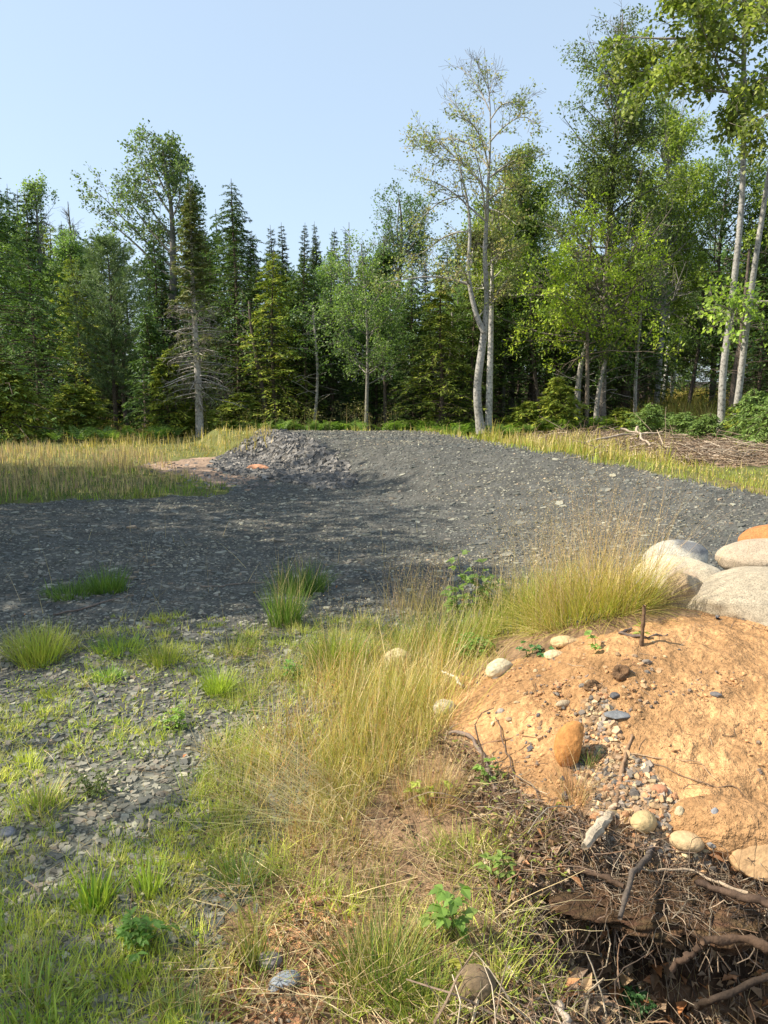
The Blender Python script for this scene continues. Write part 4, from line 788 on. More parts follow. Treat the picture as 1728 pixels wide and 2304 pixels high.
def conifer(H_, R_, cols, kind='hemlock', t0=.04, dens=15, barkc=(.12, .09, .07), r0=None, bare=0., m=None, nl=1.0, top=1., trunk=None):
    tr, cr, br = MB(), MB(), MB(); n = 14 if trunk is None else len(trunk); t = np.linspace(0, 1, n)
    if trunk is None: trunk = np.stack([.1*np.sin(t*5+U(0, 6))*t, .1*np.sin(t*4+U(0, 6))*t, t*H_], -1)
    trunk[0, :2] = 0; rad = (r0 or H_*.011)*(1-t)**.9+.008; tubes(tr, trunk, rad, 9, barkc)
    nb = int(H_*dens); lt = np.linspace(t0, .975, nb); az = np.arange(nb)*2.4+U(-.6, .6, nb); o = np.stack([np.interp(lt, t, trunk[:, k]) for k in range(3)], -1)
    shp = {'hemlock': (1-lt)**.72, 'spruce': (1-lt)**.95, 'pine': np.clip((1-lt)*2.2, 0, 1)**.7*np.clip(.45+lt, 0, 1), 'column': np.clip((1-lt)*3, 0, 1)**.6*.8}[kind]
    Lb = R_*shp*U(.62, 1.15, nb)*(1+.3*fbm(lt*6+U(0, 50), lt*0+az*.3, 2, 4))+.05
    e0 = {'hemlock': .25, 'spruce': .05, 'pine': .5, 'column': .8}[kind]; dr = {'hemlock': -.75, 'spruce': -.30, 'pine': .15, 'column': .3}[kind]
    if kind == 'spruce': e0 = -.15+.75*lt
    e = e0+U(-.15, .15, nb); d = np.stack([np.cos(az)*np.cos(e), np.sin(az)*np.cos(e), np.sin(e)*np.ones(nb)], -1); K = 6; Q = [o]
    for k in range(K-1): d = nz(d+np.array([0, 0, dr/(K-1)])+rng.normal(size=(nb, 3))*.07); Q.append(Q[-1]+d*(Lb/(K-1))[:, None])
    Q = np.stack(Q, 1); live = lt > bare; lr = np.clip(rad[0]*.16*(1-lt)+.006, .006, .03)[:, None]*np.linspace(1, .35, K)[None]
    tubes(br, Q, lr, 4, barkc)
    if bare:
        D, rd, _ = children(Q[~live], lr[~live], 7, .2, 1, lambda s, LL: np.maximum(LL*.35*(1.1-.6*s), .1), .9, -.3, K=4, flat=.4, wob=.2); tubes(br, D, np.full(D.shape[:2], .0055), 3, (.26, .23, .2))
        D, rd, _ = children(D, np.ones(D.shape[:2]), 3, .3, 1, lambda s, LL: np.maximum(LL*.5, .1), .8, -.2, K=3); tubes(br, D, np.full(D.shape[:2], .004), 3, (.26, .23, .2))
        sparse = (~live) & (rng.random(nb) < .25); live = live | sparse
    Q = Q[live]; nt_ = 12
    fl = {'hemlock': .9, 'spruce': .7, 'pine': .3, 'column': .4}[kind]
    S, _, s = children(Q, np.ones(Q.shape[:2]), nt_, .08, 1, lambda s, LL: np.maximum(LL*.42*(1.12-.85*s), .10), .85, -.25 if kind != 'pine' else .4, K=4, flat=fl)
    S = np.concatenate([S, np.stack([Q[:, 2], Q[:, 3], Q[:, 4], Q[:, 5]], 1)])
    Ls = np.linalg.norm(S[:, -1]-S[:, 0], axis=1); per = int(7*nl)
    M = len(S); N = M*per; tt = U(.05, 1.05, (M, per))*3; i = np.clip(tt.astype(int), 0, 2); fr = (tt-i)[..., None]; mi = np.arange(M)[:, None]
    p = (S[mi, i]*(1-fr)+S[mi, i+1]*fr).reshape(-1, 3); dd = np.repeat(nz(S[:, -1]-S[:, 0]), per, 0)
    sidev = nz(np.cross(dd, [0, 0, 1.]))*np.where(rng.random(N) < .5, -1, 1)[:, None]
    a = U(.3, 1., N)[:, None]; d2 = dd*np.cos(a)+sidev*np.sin(a)+rng.normal(size=(N, 3))*.18+[0, 0, -.12 if kind != 'pine' else .25]
    c = np.repeat(pick(cols, M, .28)*1.25, per, 0)*np.exp(U(-.15, .15, N))[:, None]
    top = top*np.clip(.4+3.2*(1-p[:, 2]/H_), .4, 1)
    if kind == 'pine': leaves(cr, p, d2+rng.normal(size=(N, 3))*.5, nz(rng.normal(size=(N, 3))), U(.12, .2, N), U(.018, .03, N), c)
    else: leaves(cr, p, d2, nz(rng.normal(size=(N, 3))*.35+[0, 0, 1]), U(.09, .19, N)*top, U(.03, .055, N)*top, c)
    return [('trunk', tr, m or M_BARK), ('branches', br, m or M_BARK), ('crown', cr, M_NEEDLE)]
def clone(src, loc, rz, s, label=None, group=None, cat=None):
    c = src.copy(); col.objects.link(c); c.location = [float(a) for a in loc]; c.rotation_euler = (0, 0, rz); c.scale = (s[0], s[0], s[1])
    if label: c['label'] = label
    if group: c['group'] = group
    for ch in src.children:
        k = ch.copy(); col.objects.link(k); k.parent = c
    return c
HEM = [(0.078, 0.132, 0.034), (0.102, 0.163, 0.04), (0.056, 0.102, 0.031)]
HEMY = [(0.193, 0.239, 0.036), (0.143, 0.193, 0.034), (0.269, 0.285, 0.042)]
SPR = [(0.056, 0.087, 0.036), (0.077, 0.109, 0.042), (0.045, 0.07, 0.034)]
PIN = [(0.119, 0.168, 0.077), (0.098, 0.14, 0.063), (0.147, 0.196, 0.084)]
ASP = [(0.14, 0.217, 0.07), (0.182, 0.266, 0.091), (0.105, 0.168, 0.056)]
MAP = [(0.213, 0.271, 0.049), (0.278, 0.339, 0.063), (0.148, 0.203, 0.042)]
MAPB = [(0.3, 0.39, 0.042), (0.375, 0.444, 0.06), (0.225, 0.309, 0.036)]
OLV = [(0.196, 0.23, 0.081), (0.253, 0.276, 0.103), (0.149, 0.184, 0.069), (0.299, 0.253, 0.115)]
round_ = lambda t: math.sin(min(1, max(0, (1.03-t)*1.5))*1.4)*(.5+.6*min(1, t*2))
spire = lambda t: (1.02-t)**.65
REG = {}
def plant(key, name, u, y, vt, label, cat, builder, group=None, **kw):
    b0 = on_ground(u, y); h = top_h(vt, y, b0[2]); e = assemble(name, b0, label, cat, builder(h, **kw), group); REG[key] = (e, h); return e
# --- left side, front row
plant('h1', 'hemlock', 0, 22.5, 340, 'tall dark hemlock cut off by the left edge', 'hemlock', conifer, R_=3.1, cols=HEM, dens=22)
plant('h2', 'hemlock', 92, 26, 500, 'dark hemlock behind the meadow, right of the edge hemlock', 'hemlock', conifer, R_=2.5, cols=HEM, dens=20)
plant('a1', 'aspen', 108, 33, 405, 'light green leafy tree with two pointed tops near the left edge', 'aspen', hardwood, R_=1.9, prof=spire, cols=[(.15, .22, .07), (.19, .26, .09), (.11, .17, .05)], t0=.25, up=1.2, rise=(.7, 1.3), L=.10, W=.08)
plant('a2', 'birch', 192, 32, 455, 'slim green tree with a single narrow top, right of the light green pair', 'birch', hardwood, R_=1.3, prof=spire, cols=ASP, t0=.25, up=1., rise=(.7, 1.3), L=.09, W=.07)
plant('p1', 'white_pine', 262, 26.5, 535, 'soft grey green white pine with feathery upswept branches', 'pine', conifer, R_=1.9, cols=PIN, kind='pine', dens=15, nl=2., t0=.16)
plant('h3', 'hemlock', 540, 29, 400, 'tall pointed hemlock right of the half dead spruce', 'hemlock', conifer, R_=2.35, cols=[(.07, .11, .03), (.095, .14, .035), (.05, .085, .026)], dens=20)
plant('h4', 'hemlock', 480, 31, 520, 'dark hemlock between the half dead spruce and the pointed hemlock', 'hemlock', conifer, R_=2., cols=HEM, dens=16)
plant('hs', 'young_hemlock', 382, 24.2, 780, 'young bright green hemlock left of the pale bare trunk', 'hemlock', conifer, R_=1.25, cols=HEMY, dens=30, t0=.05)
plant('hs2', 'young_hemlock', 345, 24.6, 690, 'slender young hemlock behind the young bright one', 'hemlock', conifer, R_=1.1, cols=HEM, dens=20)
b0 = on_ground(449, 23.6); tk = path_px([(449, 958), (446, 860), (440, 760), (434, 660), (431, 560), (428, 470), (427, 408)], 23.6)-b0; tk[0] = 0
REG['sp'] = (assemble('half_dead_spruce', b0, 'narrow spruce with a pale bare lower trunk and dead twigs', 'spruce', conifer(tk[-1][2], 1.35, [(.13, .155, .055), (.10, .125, .045), (.17, .17, .07)], 'spruce', bare=.50, t0=.12, dens=22, r0=.12, m=M_BIRCH, barkc=(.46, .42, .37), trunk=tk)), tk[-1][2])
# --- middle
k_ = 'spiky spruce top in the middle of the far tree line'
SPT = [(620, 505, 'leftmost of the spiky spruce tops behind the middle of the forest'), (640, 500, 'second spiky spruce top from the left, close to the first'), (690, 500, 'spiky spruce top left of the thinnest one'), (717, 498, 'thinnest spiky spruce top in the middle'), (757, 512, 'dark spruce top left of the bare dead pole'), (778, 516, 'narrow spruce top touching the bare dead pole')]
for i, (u, v, lb) in enumerate(SPT[:3]): plant('s%d' % i, 'spruce', u, 40+i, v, lb, 'spruce', conifer, R_=1.5-.2*i, cols=SPR, kind='spruce', dens=13, group='spiky spruces on the skyline')
for i, (u, v, lb) in enumerate(SPT[3:]):
    b0 = on_ground(u, 42+i); s, h0 = REG['s%d' % (i % 3)]; clone(s, b0, 1.+i*2, (.8 if i != 1 else 1., top_h(v, 42+i, b0[2])/h0), lb, 'spiky spruces on the skyline')
b0 = on_ground(788, 41); n = 12; t = np.linspace(0, 1, n); hh = top_h(500, 41, b0[2]); b = MB(); tubes(b, np.stack([0*t, 0*t, t*hh], -1), .09*(1-t)+.015, 6, (.22, .18, .15))
D, _, _ = children(np.stack([0*t, 0*t, t*hh], -1)[None], np.ones((1, n)), 60, .4, .97, lambda s, L: .55*np.ones(len(s)), 1.4, .1, K=3); tubes(b, D, np.full(D.shape[:2], .009), 3, (.2, .17, .14))
tag(b.build('dead_pole', M_BARK, loc=b0), 'bare dead pole of a spruce standing against the sky', 'dead tree')
plant('y1', 'hemlock', 618, 27, 560, 'yellowish green hemlock left of centre in the forest edge', 'hemlock', conifer, R_=1.9, cols=HEMY, dens=18)
plant('y2', 'hemlock', 690, 28.5, 570, 'green hemlock just left of the pale stemmed maple', 'hemlock', conifer, R_=1.9, cols=[(.085, .13, .028), (.065, .10, .026)], dens=18)
plant('m1', 'young_maple', 824, 25.6, 548, 'slim pale stemmed young maple in the centre of the forest edge', 'maple', hardwood, R_=1.55, prof=round_, cols=[(.14, .21, .065), (.18, .25, .08), (.11, .17, .05)], t0=.28, nl=36, L=.085, W=.065, r0=.055, barkc=(.26, .24, .2), up=.9, subs=7, tw=7, lv=8, spread=.08)
plant('m2', 'young_maple', 742, 30, 600, 'leafy tree behind the pale stemmed maple, slightly left', 'maple', hardwood, R_=1.6, prof=round_, cols=ASP, t0=.2, nl=34, L=.10, W=.08, up=.8)
plant('c2', 'poplar', 870, 35, 530, 'small dark leafy top left of the upright poplar', 'poplar', hardwood, R_=1.3, prof=spire, cols=[(.07, .115, .035), (.09, .14, .04)], t0=.3, nl=30, up=1.5, rise=(.8, 1.4), L=.11, W=.08)
plant('y3', 'hemlock', 992, 25.2, 590, 'golden green hemlock with a thin trunk left of the crooked tree', 'hemlock', conifer, R_=1.65, cols=[(.15, .19, .03), (.11, .15, .026), (.19, .21, .035)], dens=22, r0=.07)
plant('h6', 'hemlock', 930, 28, 600, 'dark green hemlock between the young maple and the golden one', 'hemlock', conifer, R_=1.6, cols=HEM, dens=16)
plant('h7', 'hemlock', 1060, 27, 560, 'olive hemlock directly behind the crooked tree', 'hemlock', conifer, R_=1.9, cols=[(.10, .14, .028), (.075, .11, .026)], dens=20)
plant('m3', 'maple', 1150, 29.5, 335, 'full green tree rising right behind the crooked tree', 'maple', hardwood, R_=1.75, prof=lambda t: round_(t)*.9, cols=[(.17, .23, .055), (.21, .27, .065), (.12, .17, .04)], t0=.22, nl=74, L=.11, W=.08, up=.8, lv=11)
plant('h8', 'hemlock', 1200, 28, 560, 'shady dark hemlock between the crooked tree and the big maple', 'hemlock', conifer, R_=1.8, cols=HEM, dens=16, t0=.25)
# --- the crooked pale tree
Yc = 23.4; b0 = pt(1083, 975, Yc); b0[2] = float(H(b0[0], b0[1])); bot = b0-[0, 0, .05]
GREY = (.34, .32, .285)
tr, br, cr = MB(), MB(), MB()
main = path_px([(1083, 975), (1076, 930), (1072, 880), (1078, 830), (1084, 790), (1090, 745), (1093, 715), (1097, 670), (1092, 610), (1090, 560), (1097, 480), (1097, 430), (1103, 340), (1104, 250), (1098, 180), (1089, 108)], Yc, 60)-b0
rm = np.interp(np.linspace(0, 1, 60), [0, .04, .25, .35, .6, .8, 1], [.17, .125, .11, .08, .055, .022, .006]); tubes(tr, main, rm, 12, GREY)
left = path_px([(1089, 748), (1078, 728), (1066, 690), (1058, 650), (1052, 610), (1056, 570), (1058, 510), (1050, 440), (1030, 360), (1015, 300)], Yc-.1, 36)-b0; rl = np.linspace(.085, .012, 36); tubes(tr, left, rl, 10, GREY)
lp = [([(1054, 640), (1020, 628), (985, 622), (940, 626), (895, 636), (860, 640)], .045), ([(1060, 598), (1050, 560), (1035, 540), (1020, 530)], .035), ([(1092, 560), (1080, 550), (1066, 536)], .03),
      ([(1095, 500), (1060, 470), (1020, 430), (985, 410), (935, 395)], .035), ([(1098, 430), (1075, 400), (1030, 350), (990, 315), (955, 275)], .035), ([(1100, 380), (1070, 320), (1020, 290), (965, 300)], .03),
      ([(1100, 340), (1080, 290), (1040, 230), (1012, 190)], .025), ([(1102, 250), (1085, 200), (1060, 150), (1032, 128)], .02), ([(1103, 270), (1130, 230), (1160, 240), (1190, 228)], .022),
      ([(1102, 320), (1130, 290), (1170, 270), (1195, 300)], .025), ([(1100, 400), (1140, 370), (1190, 350), (1206, 362)], .03), ([(1098, 230), (1110, 180), (1126, 130)], .014), ([(1098, 200), (1080, 160), (1068, 140)], .012),
      ([(1050, 440), (1000, 440), (960, 470), (930, 500)], .025), ([(1057, 520), (1010, 520), (960, 560), (920, 575)], .025), ([(1094, 600), (1130, 570), (1170, 560)], .03), ([(1096, 690), (1110, 672), (1130, 640), (1150, 620)], .025), ([(1097, 450), (1130, 430), (1165, 440)], .03),
      ([(1098, 470), (1120, 480), (1150, 520)], .03), ([(1076, 715), (1095, 690), (1125, 655)], .02), ([(1040, 360), (990, 360), (950, 330), (925, 320)], .02)]
for dy in (-1, 1):
    for pp, r_ in lp:
        q = path_px(pp, Yc, 9)-b0
        if dy == 1 and r_ > .028:    # fuller round the back and front: the same reach turned about the stem
            a = U(.7, 2.4)*(1 if rng.random() < .5 else -1); o = q[0].copy(); d = q-o; q = o+np.stack([d[:, 0]*math.cos(a)-d[:, 1]*math.sin(a), d[:, 0]*math.sin(a)+d[:, 1]*math.cos(a), d[:, 2]*U(.8, 1.1)], -1); q *= 1
        elif dy == 1: continue
        else: q[:, 1] += np.linspace(0, 1, 9)*U(-.9, .9)
        rr = np.linspace(r_, .008, 9); tubes(br, q, rr, 6, (.42, .39, .34))
        S, r2, s = children(q[None], rr[None], 13, .15, 1, lambda s, LL: np.maximum(LL*.31*(1.1-.6*s), .22), .7, .3, K=4); tubes(br, S, np.clip(r2*.5, .004, .012)[:, None]*np.linspace(1, .5, 4), 4, (.2, .18, .14))
        T_, _, _ = children(S, np.ones(S.shape[:2]), 5, .2, 1, lambda s, LL: np.full(len(s), .3), .8, .1, K=3); tubes(br, T_, np.full(T_.shape[:2], .0036), 3, (.2, .18, .14))
        zz = T_[:, 0, 2]/main[-1][2]; T_ = T_[rng.random(len(T_)) < np.clip((1.0-zz)*3.2, .0, .85)]
        if len(T_): leafy_on(T_, 7, .085, .055, OLV, cr, spread=.08)
e = assemble('crooked_tree', b0, 'crooked smooth grey forked trunk with thin sparse crown and bare top twigs', 'tree', [('trunk', tr, M_BIRCH), ('branches', br, M_BARK), ('crown', cr, M_LEAF)])
plant('bk', 'birch', 1099, 24.6, 470, 'straight pale barked tree standing right behind the crooked trunk', 'birch', hardwood, R_=1.3, prof=round_, cols=HEMY, t0=.6, nl=14, r0=.11, m=M_BIRCH, barkc=(.5, .47, .42), trunkbend=.03)
# --- right side
big = plant('big', 'maple', 1352, 26, 28, 'big tall hardwood right of the crooked tree, dark narrow upper crown', 'maple', hardwood, R_=2.5, prof=lambda t: (.75+.25*math.sin(t*9))*min(1, (1.03-t)*1.9)**.8, cols=[(.075, .105, .04), (.10, .135, .045), (.13, .17, .045)], t0=.22, nl=112, r0=.13, barkc=(.22, .19, .16), m=M_BIRCH, L=.105, W=.06, up=.7, subs=9, tw=7, lv=7)
plant('bigl', 'young_maple', 1318, 24.6, 480, 'bright yellow green lower foliage tree in front of the big hardwood', 'maple', hardwood, R_=1.8, prof=round_, cols=MAPB, t0=.35, nl=46, r0=.06, L=.12, W=.055, up=.3, rise=(.1, .9), subs=8, tw=7, lv=7, barkc=(.2, .16, .12))
plant('r2', 'ash', 1475, 30, 190, 'tall leafy tree between the big hardwood and the twin trunks', 'ash', hardwood, R_=2.0, prof=lambda t: (.8+.2*math.sin(t*11))*min(1, (1.04-t)*2)**.7, cols=MAP, t0=.32, nl=84, r0=.11, L=.12, W=.07, up=.8, m=M_BIRCH, barkc=(.3, .28, .25))
plant('r3', 'maple', 1245, 29, 330, 'leafy tree filling the gap left of the big hardwood', 'maple', hardwood, R_=1.1, prof=round_, cols=MAP, t0=.3, nl=30, L=.10, W=.07) if False else None
plant('r4', 'maple', 1600, 32, 355, 'mid green rounded tree behind the twin trunks', 'maple', hardwood, R_=2.7, prof=round_, cols=[(.10, .15, .035), (.13, .18, .045), (.08, .12, .03)], t0=.18, nl=60, L=.11, W=.08)
plant('r5', 'maple', 1745, 30, 300, 'green tree cut off by the right edge behind the twin trunks', 'maple', hardwood, R_=2.6, prof=round_, cols=MAP, t0=.18, nl=54, L=.11, W=.08)
plant('r6', 'hemlock', 1430, 27.5, 590, 'dark hemlock between the big hardwood and the clearing', 'hemlock', conifer, R_=1.9, cols=[(.07, .11, .028), (.05, .08, .022)], dens=16, t0=.28)
# twin pale trunks at the right with big maple leaves
Yt = 20.6
def special(name, base_u, y, pix, rads, limbs, label, cat, lcols, L, W, c=GREY, nleaf=9, ns=9, nt=7, m=M_BIRCH, keep=1., droop=.3, dv=0):
    pix = [(q_[0], q_[1]+(dv if q_[1] < 650 else 0)) for q_ in pix]; limbs = [([(a_, b_+dv) for a_, b_ in l_[0]], l_[1], l_[2]) for l_ in limbs]
    b0 = on_ground(base_u, y); tk = path_px(pix, y, 40)-b0; tk[0] = (0, 0, -.05); tr, br, cr = MB(), MB(), MB()
    tubes(tr, tk, np.interp(np.linspace(0, 1, 40), *rads), 12, c)
    for (pp, r_, yo) in limbs:
        q = path_px(pp, y, 9)-b0; q[:, 1] += np.linspace(0, 1, 9)*yo; rr = np.linspace(r_, .012, 9); tubes(br, q, rr, 6, (.3, .27, .22))
        S, r2, s = children(q[None], rr[None], ns, .15, 1, lambda s, LL: np.maximum(LL*.42*(1.1-.6*s), .3), .8, .1, K=4); tubes(br, S, np.clip(r2*.5, .005, .012)[:, None]*np.linspace(1, .5, 4), 4, (.28, .24, .2))
        T_, _, _ = children(S, np.ones(S.shape[:2]), nt, .2, 1, lambda s, LL: np.full(len(s), .34), .8, -.1, K=3); tubes(br, T_, np.full(T_.shape[:2], .0045), 3, (.28, .24, .2))
        T_ = T_[rng.random(len(T_)) < keep]; leafy_on(T_, nleaf, L, W, lcols, cr, spread=.09, droop=droop)
    return assemble(name, b0, label, cat, [('trunk', tr, m), ('branches', br, M_BARK), ('crown', cr, M_LEAF)])
ML1 = [(0.162, 0.205, 0.038), (0.209, 0.257, 0.058), (0.116, 0.154, 0.029), (0.255, 0.277, 0.086)]
special('maple', 1622, Yt, [(1622, 968), (1624, 900), (1626, 830), (1640, 740), (1650, 650), (1660, 560), (1670, 450), (1673, 350), (1674, 250), (1673, 150), (1674, 50), (1678, -60), (1680, -220)], ([0, .03, .4, .75, 1], [.13, .095, .075, .055, .03]),
        [([(1672, 95), (1640, 80), (1600, 60), (1560, 30), (1520, 10)], .05, -.5), ([(1672, 90), (1630, 80), (1580, 70), (1520, 70), (1460, 55), (1420, 50)], .05, .8), ([(1672, 225), (1640, 205), (1590, 212), (1540, 215), (1500, 190)], .045, -.4),
         ([(1674, 60), (1640, 0), (1580, -60), (1480, -80), (1420, -60)], .05, .2), ([(1674, 20), (1690, -60), (1650, -140), (1560, -160)], .05, .6), ([(1672, 200), (1620, 190), (1560, 160), (1500, 120), (1450, 115)], .04, 1.2), ([(1640, 205), (1600, 165), (1560, 130), (1530, 100)], .03, -1.2),
         ([(1674, 150), (1610, 110), (1570, 130), (1500, 150), (1440, 190)], .035, .3), ([(1675, 0), (1610, -20), (1540, -30), (1480, 0)], .04, -1.), ([(1674, 80), (1700, 40), (1740, 20)], .04, -.4), ([(1672, 240), (1660, 255), (1645, 275)], .015, -.2),
         ([(1672, 130), (1600, 40), (1540, 60), (1480, 90)], .035, 1.6), ([(1672, 170), (1690, 190), (1700, 200)], .02, .3)],
        'left one of the twin pale trunks, big maple leaves over the top right sky', 'maple', ML1, .14, .10, nleaf=11, ns=10, nt=7)
special('maple', 1648, Yt+.5, [(1648, 966), (1662, 890), (1672, 800), (1682, 720), (1692, 640), (1705, 550), (1722, 440), (1745, 300), (1775, 100)], ([0, .03, .5, 1], [.12, .09, .07, .045]),
        [([(1680, 740), (1650, 715), (1620, 700), (1590, 690), (1570, 695)], .03, -.9), ([(1686, 690), (1660, 690), (1630, 700), (1600, 740)], .025, -1.2), ([(1690, 680), (1720, 680), (1760, 690)], .03, -.8), ([(1682, 735), (1710, 740), (1740, 760)], .025, -1.), ([(1684, 700), (1650, 680), (1610, 678)], .02, -.5)],
        'right leaning one of the twin pale trunks, bright leafy shoots at mid height', 'maple', [(.26, .36, .06), (.31, .40, .08), (.2, .3, .05)], .15, .09, nleaf=7, ns=7, nt=4, droop=.5)
special('maple', 1790, 19, [(1790, 975), (1790, 700), (1788, 400), (1785, 100), (1785, -100)], ([0, .03, .5, 1], [.16, .12, .10, .05]),
        [([(1786, 120), (1750, 80), (1710, 60), (1700, 50)], .04, -.3), ([(1786, 200), (1760, 170), (1720, 160), (1700, 190)], .04, .4), ([(1786, 260), (1750, 250), (1710, 260), (1700, 290)], .035, 0), ([(1786, 60), (1740, 10), (1690, -20)], .04, .4), ([(1786, 330), (1750, 330), (1710, 320)], .03, .2), ([(1786, 150), (1820, 100), (1880, 60)], .04, .5), ([(1786, 260), (1830, 220), (1880, 200)], .04, -.5)],
        'maple outside the right edge whose leafy limbs reach in at the top right', 'maple', ML1, .14, .10, nleaf=8, ns=8, nt=5)
def lb(*a): return list(a)
special('poplar', 388, 32, [(388, 965), (388, 700), (390, 560), (388, 470), (382, 400), (372, 340), (366, 300)], ([0, .5, .8, 1], [.22, .16, .08, .03]),
        [([(390, 600), (350, 560), (300, 510), (250, 470), (212, 438)], .07, .4), ([(390, 570), (340, 520), (290, 470), (250, 420), (232, 408)], .06, -.6), ([(389, 540), (340, 490), (300, 440), (280, 405), (258, 396)], .06, .8), ([(388, 500), (350, 450), (320, 400), (300, 378)], .05, -.6),
         ([(386, 450), (350, 400), (320, 340), (305, 300), (300, 288)], .05, .3), ([(384, 420), (360, 370), (345, 320), (335, 290)], .04, -.5), ([(382, 400), (362, 340), (352, 290)], .04, .5), ([(378, 380), (385, 330), (375, 290)], .04, 0), ([(384, 420), (400, 370), (400, 320)], .04, .6),
         ([(386, 460), (410, 420), (415, 370)], .04, -.6), ([(388, 500), (420, 460), (432, 400)], .05, .4), ([(388, 540), (430, 500), (450, 450)], .05, -.4), ([(390, 580), (440, 550), (462, 500)], .05, .5), ([(390, 620), (340, 600), (290, 560), (260, 540)], .05, -.8), ([(390, 600), (420, 590), (450, 560)], .05, .9), ([(388, 520), (360, 500), (330, 480)], .05, 1.4)],
        'tallest poplar on the left, airy crown reaching out to the left', 'poplar', [(.12, .17, .07), (.15, .20, .08), (.09, .13, .05)], .12, .09, nleaf=10, ns=11, nt=7, c=(.22, .2, .17), m=M_BARK, droop=.1, dv=34)
special('poplar', 895, 36, [(895, 960), (896, 700), (900, 600), (905, 540), (903, 480), (898, 448)], ([0, .6, 1], [.16, .1, .03]),
        [([(898, 640), (888, 560), (880, 500), (873, 462)], .05, .2), ([(900, 610), (893, 540), (896, 480), (898, 448)], .05, -.4), ([(902, 600), (920, 540), (926, 490), (928, 460)], .05, .4), ([(904, 580), (940, 540), (950, 500), (956, 468)], .05, -.3), ([(900, 620), (880, 580), (875, 540)], .04, .5), ([(902, 620), (930, 590), (944, 560)], .04, .5), ([(902, 590), (935, 560), (942, 520)], .04, .8)],
        'poplar with several narrow upright tops left of the crooked tree', 'poplar', [(.10, .16, .06), (.13, .2, .075), (.08, .12, .05)], .12, .07, nleaf=9, ns=14, nt=7, c=(.22, .2, .17), m=M_BARK, droop=-.2)
# white birch stems deep in the gap, thin dark trunks
for i, (u, v0, u1, v1, lb) in enumerate(((1478, 900, 1492, 760, 'leftmost of the three thin white birch stems in the gap'), (1490, 905, 1502, 780, 'middle one of the three thin white birch stems in the gap'), (1505, 905, 1530, 770, 'leaning rightmost of the three thin white birch stems'))):
    y = 38+i; b0 = on_ground(u, y); q = np.array([[0, 0, 0], pt(u1, v1, y)-b0, (pt(u1, v1, y)-b0)*[2.1, 1, 2.2]]); b = MB(); q = smooth_path(q, 14, .0); tubes(b, q, np.linspace(.085, .05, 14), 8, (.8, .78, .72))
    e = empty('birch', b0, lb, 'birch', 'thin birches in the gap'); b.build('trunk', M_BIRCH, parent=e, smooth=True)
    S, _, _ = children(q[None], np.ones((1, 14)), 22, .45, 1, lambda s, L: 1.1*np.ones(len(s)), .9, .4, K=4); b = MB(); T_, _, _ = children(S, np.ones(S.shape[:2]), 6, .2, 1, lambda s, L: .35*np.ones(len(s)), .8, 0, K=3); leafy_on(T_, 7, .1, .08, ASP, b); b.build('crown', M_LEAF, parent=e)
for i, (u, y, r_, c) in enumerate(((1133, 29, .07, 1), (1160, 33, .06, 0), (1187, 30, .09, 0), (1215, 27, .07, 0), (1298, 25.6, .11, 1), (1340, 25.4, .08, 1), (1408, 28, .2, 0), (1440, 31, .12, 0), (1462, 34, .11, 0), (1253, 28, .06, 0), (1640, 23.5, .09, 0), (1668, 22.5, .07, 0), (1000, 27, .06, 1), (868, 27, .06, 0), (705, 26.6, .05, 1), (600, 26.8, .08, 0), (330, 28, .09, 0), (288, 27, .07, 0), (1430, 25.9, .06, 1), (1545, 31, .08, 0))):
    b0 = on_ground(u, y); n = 14; t = np.linspace(0, 1, n); h = U(3.2, 5.2); q = np.stack([.25*np.sin(t*3+i)*t+t*U(-.4, .4), .1*t, t*h], -1); cc = ((.14, .11, .09), (.34, .31, .27))[c]
    tr, br, cr = MB(), MB(), MB(); tubes(tr, q, r_*(1-.6*t)+.01, 8, cc)
    S, _, _ = children(q[None], np.ones((1, n)), 26, .2, .98, lambda s, L: np.full(len(s), .9), 1.3, -.1, K=4); tubes(br, S, np.full(S.shape[:2], .009), 3, cc)
    T_, _, _ = children(S[8:], np.ones(S[8:].shape[:2]), 6, .2, 1, lambda s, L: .35*np.ones(len(s)), .8, 0, K=3); leafy_on(T_, 6, .11, .06, HEM, cr)
    assemble('tree', b0, 'thin %s trunk in forest gloom beside the %s' % (('dark', 'pale')[c]+(' slim' if r_ < .065 else ' stouter' if r_ > .1 else ''), min(REFS, key=lambda q_: abs(q_[0]-u))[1]), 'tree', [('trunk', tr, M_BIRCH if c else M_BARK), ('branches', br, M_BARK), ('crown', cr, M_LEAF)], 'shaded trunks under the forest edge')
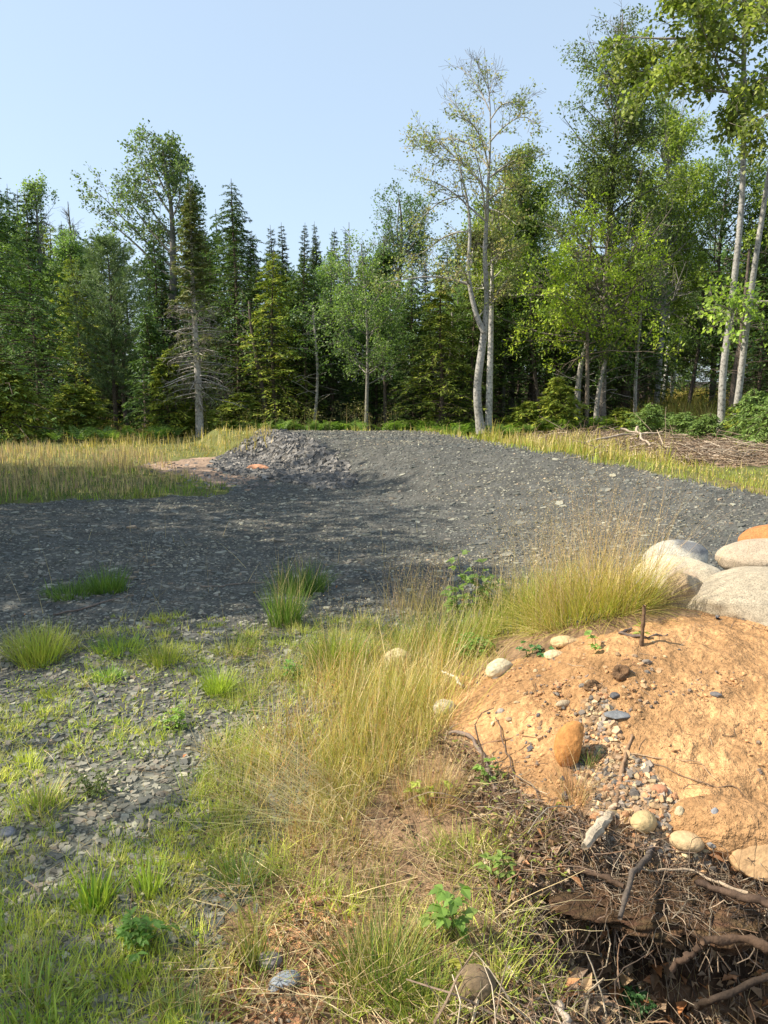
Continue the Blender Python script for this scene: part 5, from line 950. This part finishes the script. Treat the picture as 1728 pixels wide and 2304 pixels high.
# young firs and bushes in front of the right hand trees
b0 = on_ground(1255, 24.3); e = assemble('young_hemlock', b0, 'young hemlock with nodding top at the forest edge on the right', 'hemlock', conifer(top_h(845, 24.3, b0[2]), 1.2, HEMY, dens=40)); yh = (e, top_h(845, 24.3, b0[2]))
b0 = on_ground(1455, 21.5); fh = top_h(905, 21.5, b0[2]); fir = (assemble('young_fir', b0, 'low dark young fir left of the golden clearing', 'fir', conifer(fh, 1.0, [(.12, .18, .05), (.16, .23, .06)], 'hemlock', dens=60, top=.7)), fh)
for (u, y, v, s, lb, src) in ((1545, 20.8, 925, 1.0, 'bright young fir in front of the clearing', fir), (1590, 20.2, 928, .8, 'small fir touching the left of the twin trunks', fir), (1692, 19.5, 872, 1.05, 'bushy young pine right of the twin trunks', fir), (1745, 18, 865, 1.1, 'young pine cut off by the right edge', fir),
                              (1185, 24.5, 900, .9, 'low bright hemlock sapling right of the crooked tree', yh), (1400, 23.6, 915, .8, 'small hemlock sapling behind the brush heap', yh), (20, 22.5, 800, 1.3, 'hemlock sapling at the left edge in front of the dark hemlock', yh), (170, 24.3, 860, 1.5, 'low spreading hemlock behind the left meadow', yh),
                              (445, 24.4, 900, .8, 'sapling at the foot of the pale bare trunk', yh), (1660, 20.6, 905, .7, 'dark sapling between the twin trunks', yh), (540, 26.2, 880, 1.3, 'low hemlock behind the weeds left of the heap', yh), (1510, 23, 926, .8, 'green sapling at the near end of the clearing', fir)):
    b0 = on_ground(u, y); clone(src[0], b0, U(0, 6), (s, top_h(v, y, b0[2])/src[1]), lb)
# the forest behind: rows of the same kinds, farther and farther back
RW = ['first', 'second', 'third', 'fourth', 'fifth', 'last']
srcs = ['h2', 'h3', 'h4', 'y1', 'y2', 'h6', 'h8', 's0', 's1', 'm2', 'r6', 'h1']
LB = {'hemlock': 'shadowy evergreen standing deep in the forest behind the front trees', 'spruce': 'dark spruce deep in the forest behind the front trees', 'young_maple': 'leafy tree deep in the forest behind the front trees'}
SKY = [(-900, 450), (0, 430), (120, 445), (250, 520), (420, 500), (560, 460), (640, 550), (760, 560), (860, 590), (960, 590), (1080, 500), (1200, 470), (1260, 560), (1400, 520), (1530, 560), (1600, 430), (1728, 400), (2600, 400)]
k = 0
for row, (y, step) in enumerate(((29, 92), (32, 98), (36, 100), (41, 104), (48, 112), (58, 118))):
    u = -820+U(0, 60)
    while u < 2420:
        uu_ = u+U(-25, 25); yv = y+U(-1.5, 1.5); gap = 1478 < uu_ < 1640 and y < 57
        if not gap:
            b0 = on_ground(uu_, yv); pool = ['h2', 'h3', 'h4', 'y1', 's0', 's1', 's2', 'h3', 'h6', 'y2'] if uu_ < 1000 else srcs; src, h0 = REG[pool[int(rng.integers(0, len(pool)))]]; vt = np.interp(uu_, *zip(*SKY))+U(-25, 60)
            hh = max(4., top_h(vt, yv, b0[2])); nm = src.name.split('.')[0]
            if row == 0: hh *= .8
            sxy = max(.85, min(1.35, hh/h0*1.05)); clone(src, b0, U(0, 6.3), (sxy, hh/h0), ('%s, %s forest row behind the %s' % ({'hemlock': 'shadowy evergreen', 'spruce': 'dark spruce'}.get(nm, 'leafy tree'), RW[row], min(REFS, key=lambda q_: abs(q_[0]-uu_))[1])), 'trees deep in the forest'); k += 1
        u += step*(29/y)**.5*(1+U(-.15, .15))
# tall far trees seen through the gap, lit
for (u, y, v, src) in ((1510, 64, 640, 'm2'), (1560, 62, 600, 'r4'), (1600, 66, 560, 'm2'), (1470, 66, 600, 'y1'), (1640, 60, 560, 'h3'), (1535, 70, 560, 'h3')):
    b0 = on_ground(u, y); s, h0 = REG[src]; hh = top_h(v, y, b0[2]); clone(s, b0, U(0, 6), (hh/h0, hh/h0), 'tree at the far end of the sunny clearing', 'trees at the end of the clearing')
# trees standing outside the left edge; their shade falls across the slate
for i, (x, y, src, hh) in enumerate(((-11.5, 7.6, 'h1', 9.8), (-12.4, 11.4, 'm2', 11), (-10.6, 6.5, 'm2', 10), (-9.0, 7.0, 'y1', 8), (-12.6, 6.6, 'h3', 11.4), (-14.5, 12.3, 'h3', 11), (-6.3, 1.1, 'm2', 5.4), (-16, 14.5, 'h3', 10))):
    s, h0 = REG[src]; clone(s, (x, y, float(H(x, y))), U(0, 6), (hh/h0*1.05, hh/h0), 'tree outside the left edge that shades the slate', 'trees outside the left edge')
